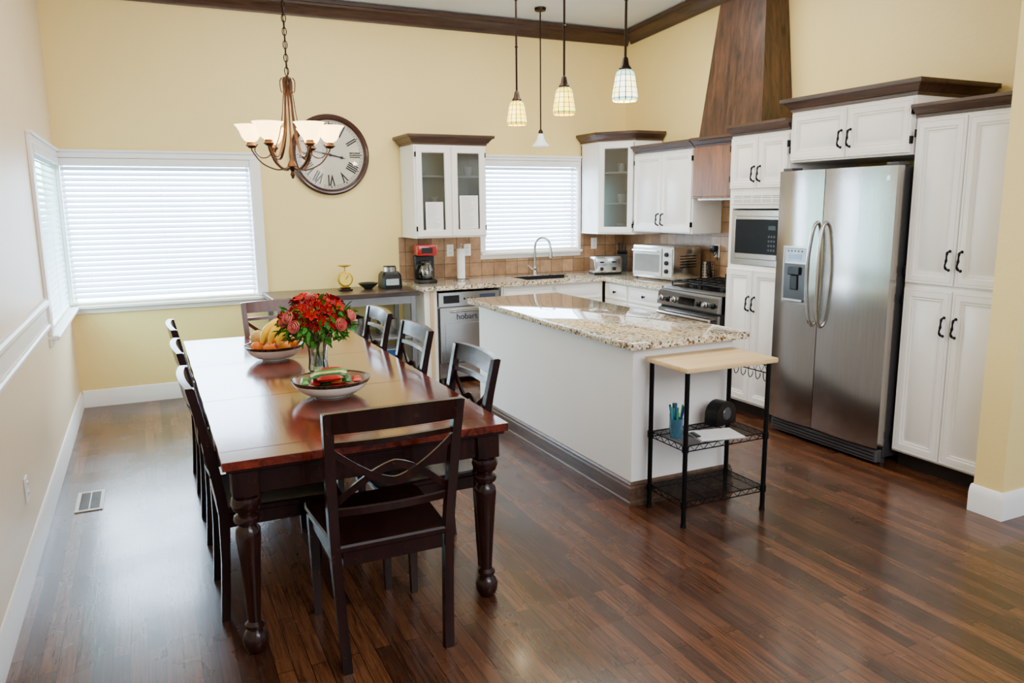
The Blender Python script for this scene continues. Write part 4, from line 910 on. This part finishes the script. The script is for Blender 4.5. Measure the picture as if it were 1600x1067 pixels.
for i in range(3):
    for j in range(2): mb=MB(); mb.box(-.009,.009,-.007,.007,0,.09,bev=.003); obj('knife_handle',mb,M('knife_handle_black',lin(30,28,28),.3),kb,(-.03+i*.03,-.02+j*.05,.20+.01*j),(rad(18),0,0))
tv=empty('toaster_oven',(4.20,6.16,.9005),(0,0,RW+rad(6)),label='stainless countertop toaster oven with glass door',cat='toaster oven')
W=.555; mb=MB(); mb.box(0,W,.0,.34,.015,.315,0,bev=.01,seg=2)
for x in (.03,W-.03):
    for y in (.03,.31): mb.cyl(x,y,0,.016,.012,1)
for i in range(5): mb.box(W-.0005,W+.001,.08,.28,.12+i*.025,.13+i*.025,1)
obj('case',mb,[steelH,black],tv)
silv=M('silver_toaster_oven_face',lin(214,214,212),.35,metal=.5)
mb=MB(); mb.box(.015,.41,-.014,-.001,.04,.295,0,bev=.004); mb.box(.04,.385,-.0155,-.0135,.075,.235,1); d=obj('glass_door',mb,[silv,M('toaster_oven_window',lin(150,155,155),.15,metal=.3)],tv)
mb=MB(); mb.tube([(.04,-.04,.268),(.385,-.04,.268)],.008,8); mb.tube([(.05,-.012,.268),(.05,-.04,.268)],.005,6); mb.tube([(.375,-.012,.268),(.375,-.04,.268)],.005,6); obj('handle',mb,chrome,d)
mb=MB(); mb.box(.42,.545,-.012,-.001,.04,.295,0,bev=.003); obj('control_panel',mb,silv,tv)
for z in (.09,.165,.24): mb=MB(); mb.at((0,0,0),(rad(90),0,0)).lathe([(0,0),(.022,0),(.019,.018),(0,.02)],16); obj('knob',mb,black,tv,(.482,-.0125,z))
uc_=empty('utensil_holder',(4.55,5.487,.9005),label='perforated stainless utensil canister beside the stove',cat='utensil holder')
mb=MB(); mb.lathe([(0,0),(.052,0),(.055,.005),(.055,.175),(.057,.18),(.052,.178),(.052,.006),(0,.004)],24,0)
for k in range(12):
    for z in (.03,.055,.08,.105,.13,.155):
        a=k*pi/6+(z*40%1)*.26; mb.M=Matrix.Rotation(a,4,'Z'); mb.box(.0545,.0558,-.006,.006,z-.006,z+.006,1)
mb.M=Matrix.Identity(4); obj('canister',mb,[steelV,black],uc_)
pg=empty('power_adapter',(XR-.025,5.50,1.19),(0,0,RW),label='black power plug and cord in the tile outlet',cat='plug')
mb=MB(); mb.box(-.03,.03,-.05,0,-.03,.03,bev=.008,seg=2); obj('adapter_body',mb,black,pg)
mb=MB(); mb.tube(catmull([(0,-.03,-.03),(.02,-.035,-.06),(.05,-.03,-.02),(.055,-.03,-.08),(.05,-.02,-.10)],6),.004,6); obj('cord',mb,black,pg)
# ------------------------------------------------------------------ wire cart
ct_=empty('utility_cart',(2.30,2.90,0),label='black wire shelf cart with light wood top beside island',cat='utility cart')
W,D_=.545,.32
mb=MB(); mb.box(-.015,W+.015,-.02,D_+.01,.795,.82,bev=.004,seg=2); obj('wood_top',mb,boardw,ct_,label='light maple board top')
for x in (.015,W-.015):
    for y in (.015,D_-.015):
        mb=MB(); mb.cyl(x,y,.012,.79,.0125,0,14)
        for k in range(24): mb.cyl(x,y,.05+k*.03,.052+k*.03,.0132,0,14)
        mb.cyl(x,y,0,.02,.016,0,12,.013); obj('post',mb,blackm,ct_)
def wshelf(z):
    mb=MB(); x0,x1,y0,y1=.015,W-.015,.015,D_-.015
    for zz in (z,z-.028): mb.tube([(x0,y0,zz),(x1,y0,zz),(x1,y1,zz),(x0,y1,zz)],.0035,6,closed=True)
    for k in range(22): y=y0+(y1-y0)*(k+.5)/22; mb.tube([(x0,y,z+.003),(x1,y,z+.003)],.0018,4)
    for x in (.15,.27,.39): mb.tube([(x,y0,z-.002),(x,y1,z-.002)],.003,4)
    n=18
    pts=[(x0+(x1-x0)*i/n,y0,z if i%2 else z-.028) for i in range(n+1)]; mb.tube(pts,.0022,4); mb.tube([(a,y1,c) for a,b,c in pts],.0022,4)
    n=10; pts=[(x0,y0+(y1-y0)*i/n,z if i%2 else z-.028) for i in range(n+1)]; mb.tube(pts,.0022,4); mb.tube([(x1,b,c) for a,b,c in pts],.0022,4)
    for x in (x0,x1):
        for y in (y0,y1): mb.cyl(x,y,z-.03,z+.005,.017,0,12)
    obj('wire_shelf',mb,blackm,ct_)
wshelf(.42); wshelf(.13)
mb=MB(); x=W-.015
for z in (.775,.735): mb.tube([(x,.02,z),(x,D_-.02,z)],.0035,6)
pts=[(x,.02+(D_-.04)*i/12,.775 if i%2 else .735) for i in range(13)]; mb.tube(pts,.0022,4)
for k in range(5):
    y=.055+k*.055; mb.tube(catmull([(x+.003,y,.737),(x+.006,y,.70),(x+.02,y,.685),(x+.034,y,.70),(x+.034,y,.715)],4),.0025,6)
obj('hook_rail',mb,blackm,ct_)
pc=empty('pen_cup',(2.36,3.05,.4255),label='blue tinted glass cup full of pens',cat='pen cup')
mb=MB(); mb.lathe([(0,0),(.03,0),(.034,.10),(.032,.10),(.028,.004),(0,.003)],20); obj('cup',mb,M('blue_glass_cup',lin(90,150,180),.1,trans=.6),pc)
pens=[lin(30,120,60),lin(30,60,160),lin(20,20,22),lin(40,150,170),lin(60,160,60),lin(20,40,110)]
for i in range(6):
    a=i*1.05; e=empty('pen',(2.36+.012*math.cos(a),3.05+.012*math.sin(a),.431),(math.sin(a)*-.16,math.cos(a)*.16,0),label='%s ballpoint pen standing in the cup'%['green','blue','black','teal','green','navy'][i],cat='pen',group='pens in the cup')
    mb=MB(); mb.lathe([(0,0),(.002,.004),(.004,.015),(.004,.12),(0,.122)],8); obj('barrel',mb,M('pen_%d'%i,pens[i],.3),e)
    mb=MB(); mb.lathe([(.0045,.1),(.005,.105),(.005,.16),(0,.165)],8); mb.box(.005,.0065,-.001,.001,.115,.158); obj('cap',mb,M('pen_%d'%i,pens[i],.3),e)
bt=empty('bottle',(2.405,3.125,.4255),label='small teal plastic bottle beside the pen cup',cat='bottle')
mb=MB(); mb.lathe([(0,0),(.025,0),(.026,.01),(.026,.10),(.015,.125),(.012,.13),(0,.13)],18); obj('body',mb,M('teal_plastic',lin(50,140,150),.3),bt)
mb=MB(); mb.lathe([(.013,.131),(.013,.155),(0,.157)],14); obj('cap',mb,M('teal_cap',lin(30,90,60),.3),bt)
pp=empty('notepad',(2.56,2.985,.4255),(0,0,rad(-12)),label='clipboard with white papers lying on wire shelf',cat='notepad')
mb=MB(); mb.box(-.13,.13,-.09,.09,0,.004,bev=.001); obj('board',mb,M('clipboard_grey',lin(150,150,150),.5),pp)
mb=MB(); mb.box(-.12,.12,-.085,.08,.0045,.008)
obj('paper',mb,paperM,pp)
mb=MB(); mb.box(-.125,-.10,-.04,.04,.0085,.016,bev=.003); obj('clip',mb,black,pp)
bs=empty('tape_dispenser',(2.73,3.15,.4255),(0,0,rad(14)),label='rounded black office device on the wire shelf',cat='tape dispenser')
mb=MB(); mb.M=Matrix.Rotation(rad(90),4,'X'); prof=[(-.085,0),(.085,0),(.085,.03)]+[(.085*math.cos(a)*1.0,.05+.075*math.sin(a)) for a in [k*pi/12 for k in range(1,12)]]+[(-.085,.03)]
mb.prism(prof,-.04,.04); mb.M=Matrix.Identity(4); obj('housing',mb,black,bs)
mb=MB(); mb.at((0,-.041,.06),(rad(90),0,0)).lathe([(0,0),(.035,0),(.03,.006),(0,.006)],24); obj('side_disc',mb,M('device_grey',lin(70,70,74),.3),bs)
# ------------------------------------------------------------------ lights
def area(name,loc,rot,size,energy,col=(1,1,1),sy=None):
    l=bpy.data.lights.new(name,'AREA'); l.energy=energy; l.size=size; l.color=col
    if sy: l.shape='RECTANGLE'; l.size_y=sy
    o=bpy.data.objects.new(name,l); COL.objects.link(o); o.location=loc; o.rotation_euler=rot
area('fill_behind',(1.9,-1.0,2.7),(rad(92),0,rad(-18)),2.8,150,(1,.98,.96),1.6)
area('ceiling_fill_a',(1.6,5.0,3.40),(0,0,0),1.4,52,(1,.98,.93)); area('ceiling_fill_b',(3.3,5.0,3.35),(0,0,0),1.0,52,(1,.97,.91))  # unseen overhead fill areas added to brighten the room, not actual fixtures
l=bpy.data.lights.new('chandelier_glow','POINT'); l.energy=16; l.color=(1,.84,.6); l.shadow_soft_size=.15; o=bpy.data.objects.new('chandelier_glow',l); COL.objects.link(o); o.location=(cx_,cy_,2.10)
wd=bpy.data.worlds.new('World'); S.world=wd; wd.use_nodes=True; bg=wd.node_tree.nodes['Background']; bg.inputs[0].default_value=(.78,.87,1,1); bg.inputs[1].default_value=.75
# ------------------------------------------------------------------ camera
cam=bpy.data.cameras.new('Camera'); cam.lens=27.0; cam.sensor_width=36; cam.clip_start=.05
co=bpy.data.objects.new('Camera',cam); COL.objects.link(co)
Rm=Matrix.Rotation(-rad(25.3),3,'Z')@Matrix.Rotation(rad(90-10.1),3,'X')@Matrix.Rotation(rad(-.6),3,'Z')
co.matrix_world=Matrix.Translation((0,0,1.6))@Rm.to_4x4()
S.camera=co
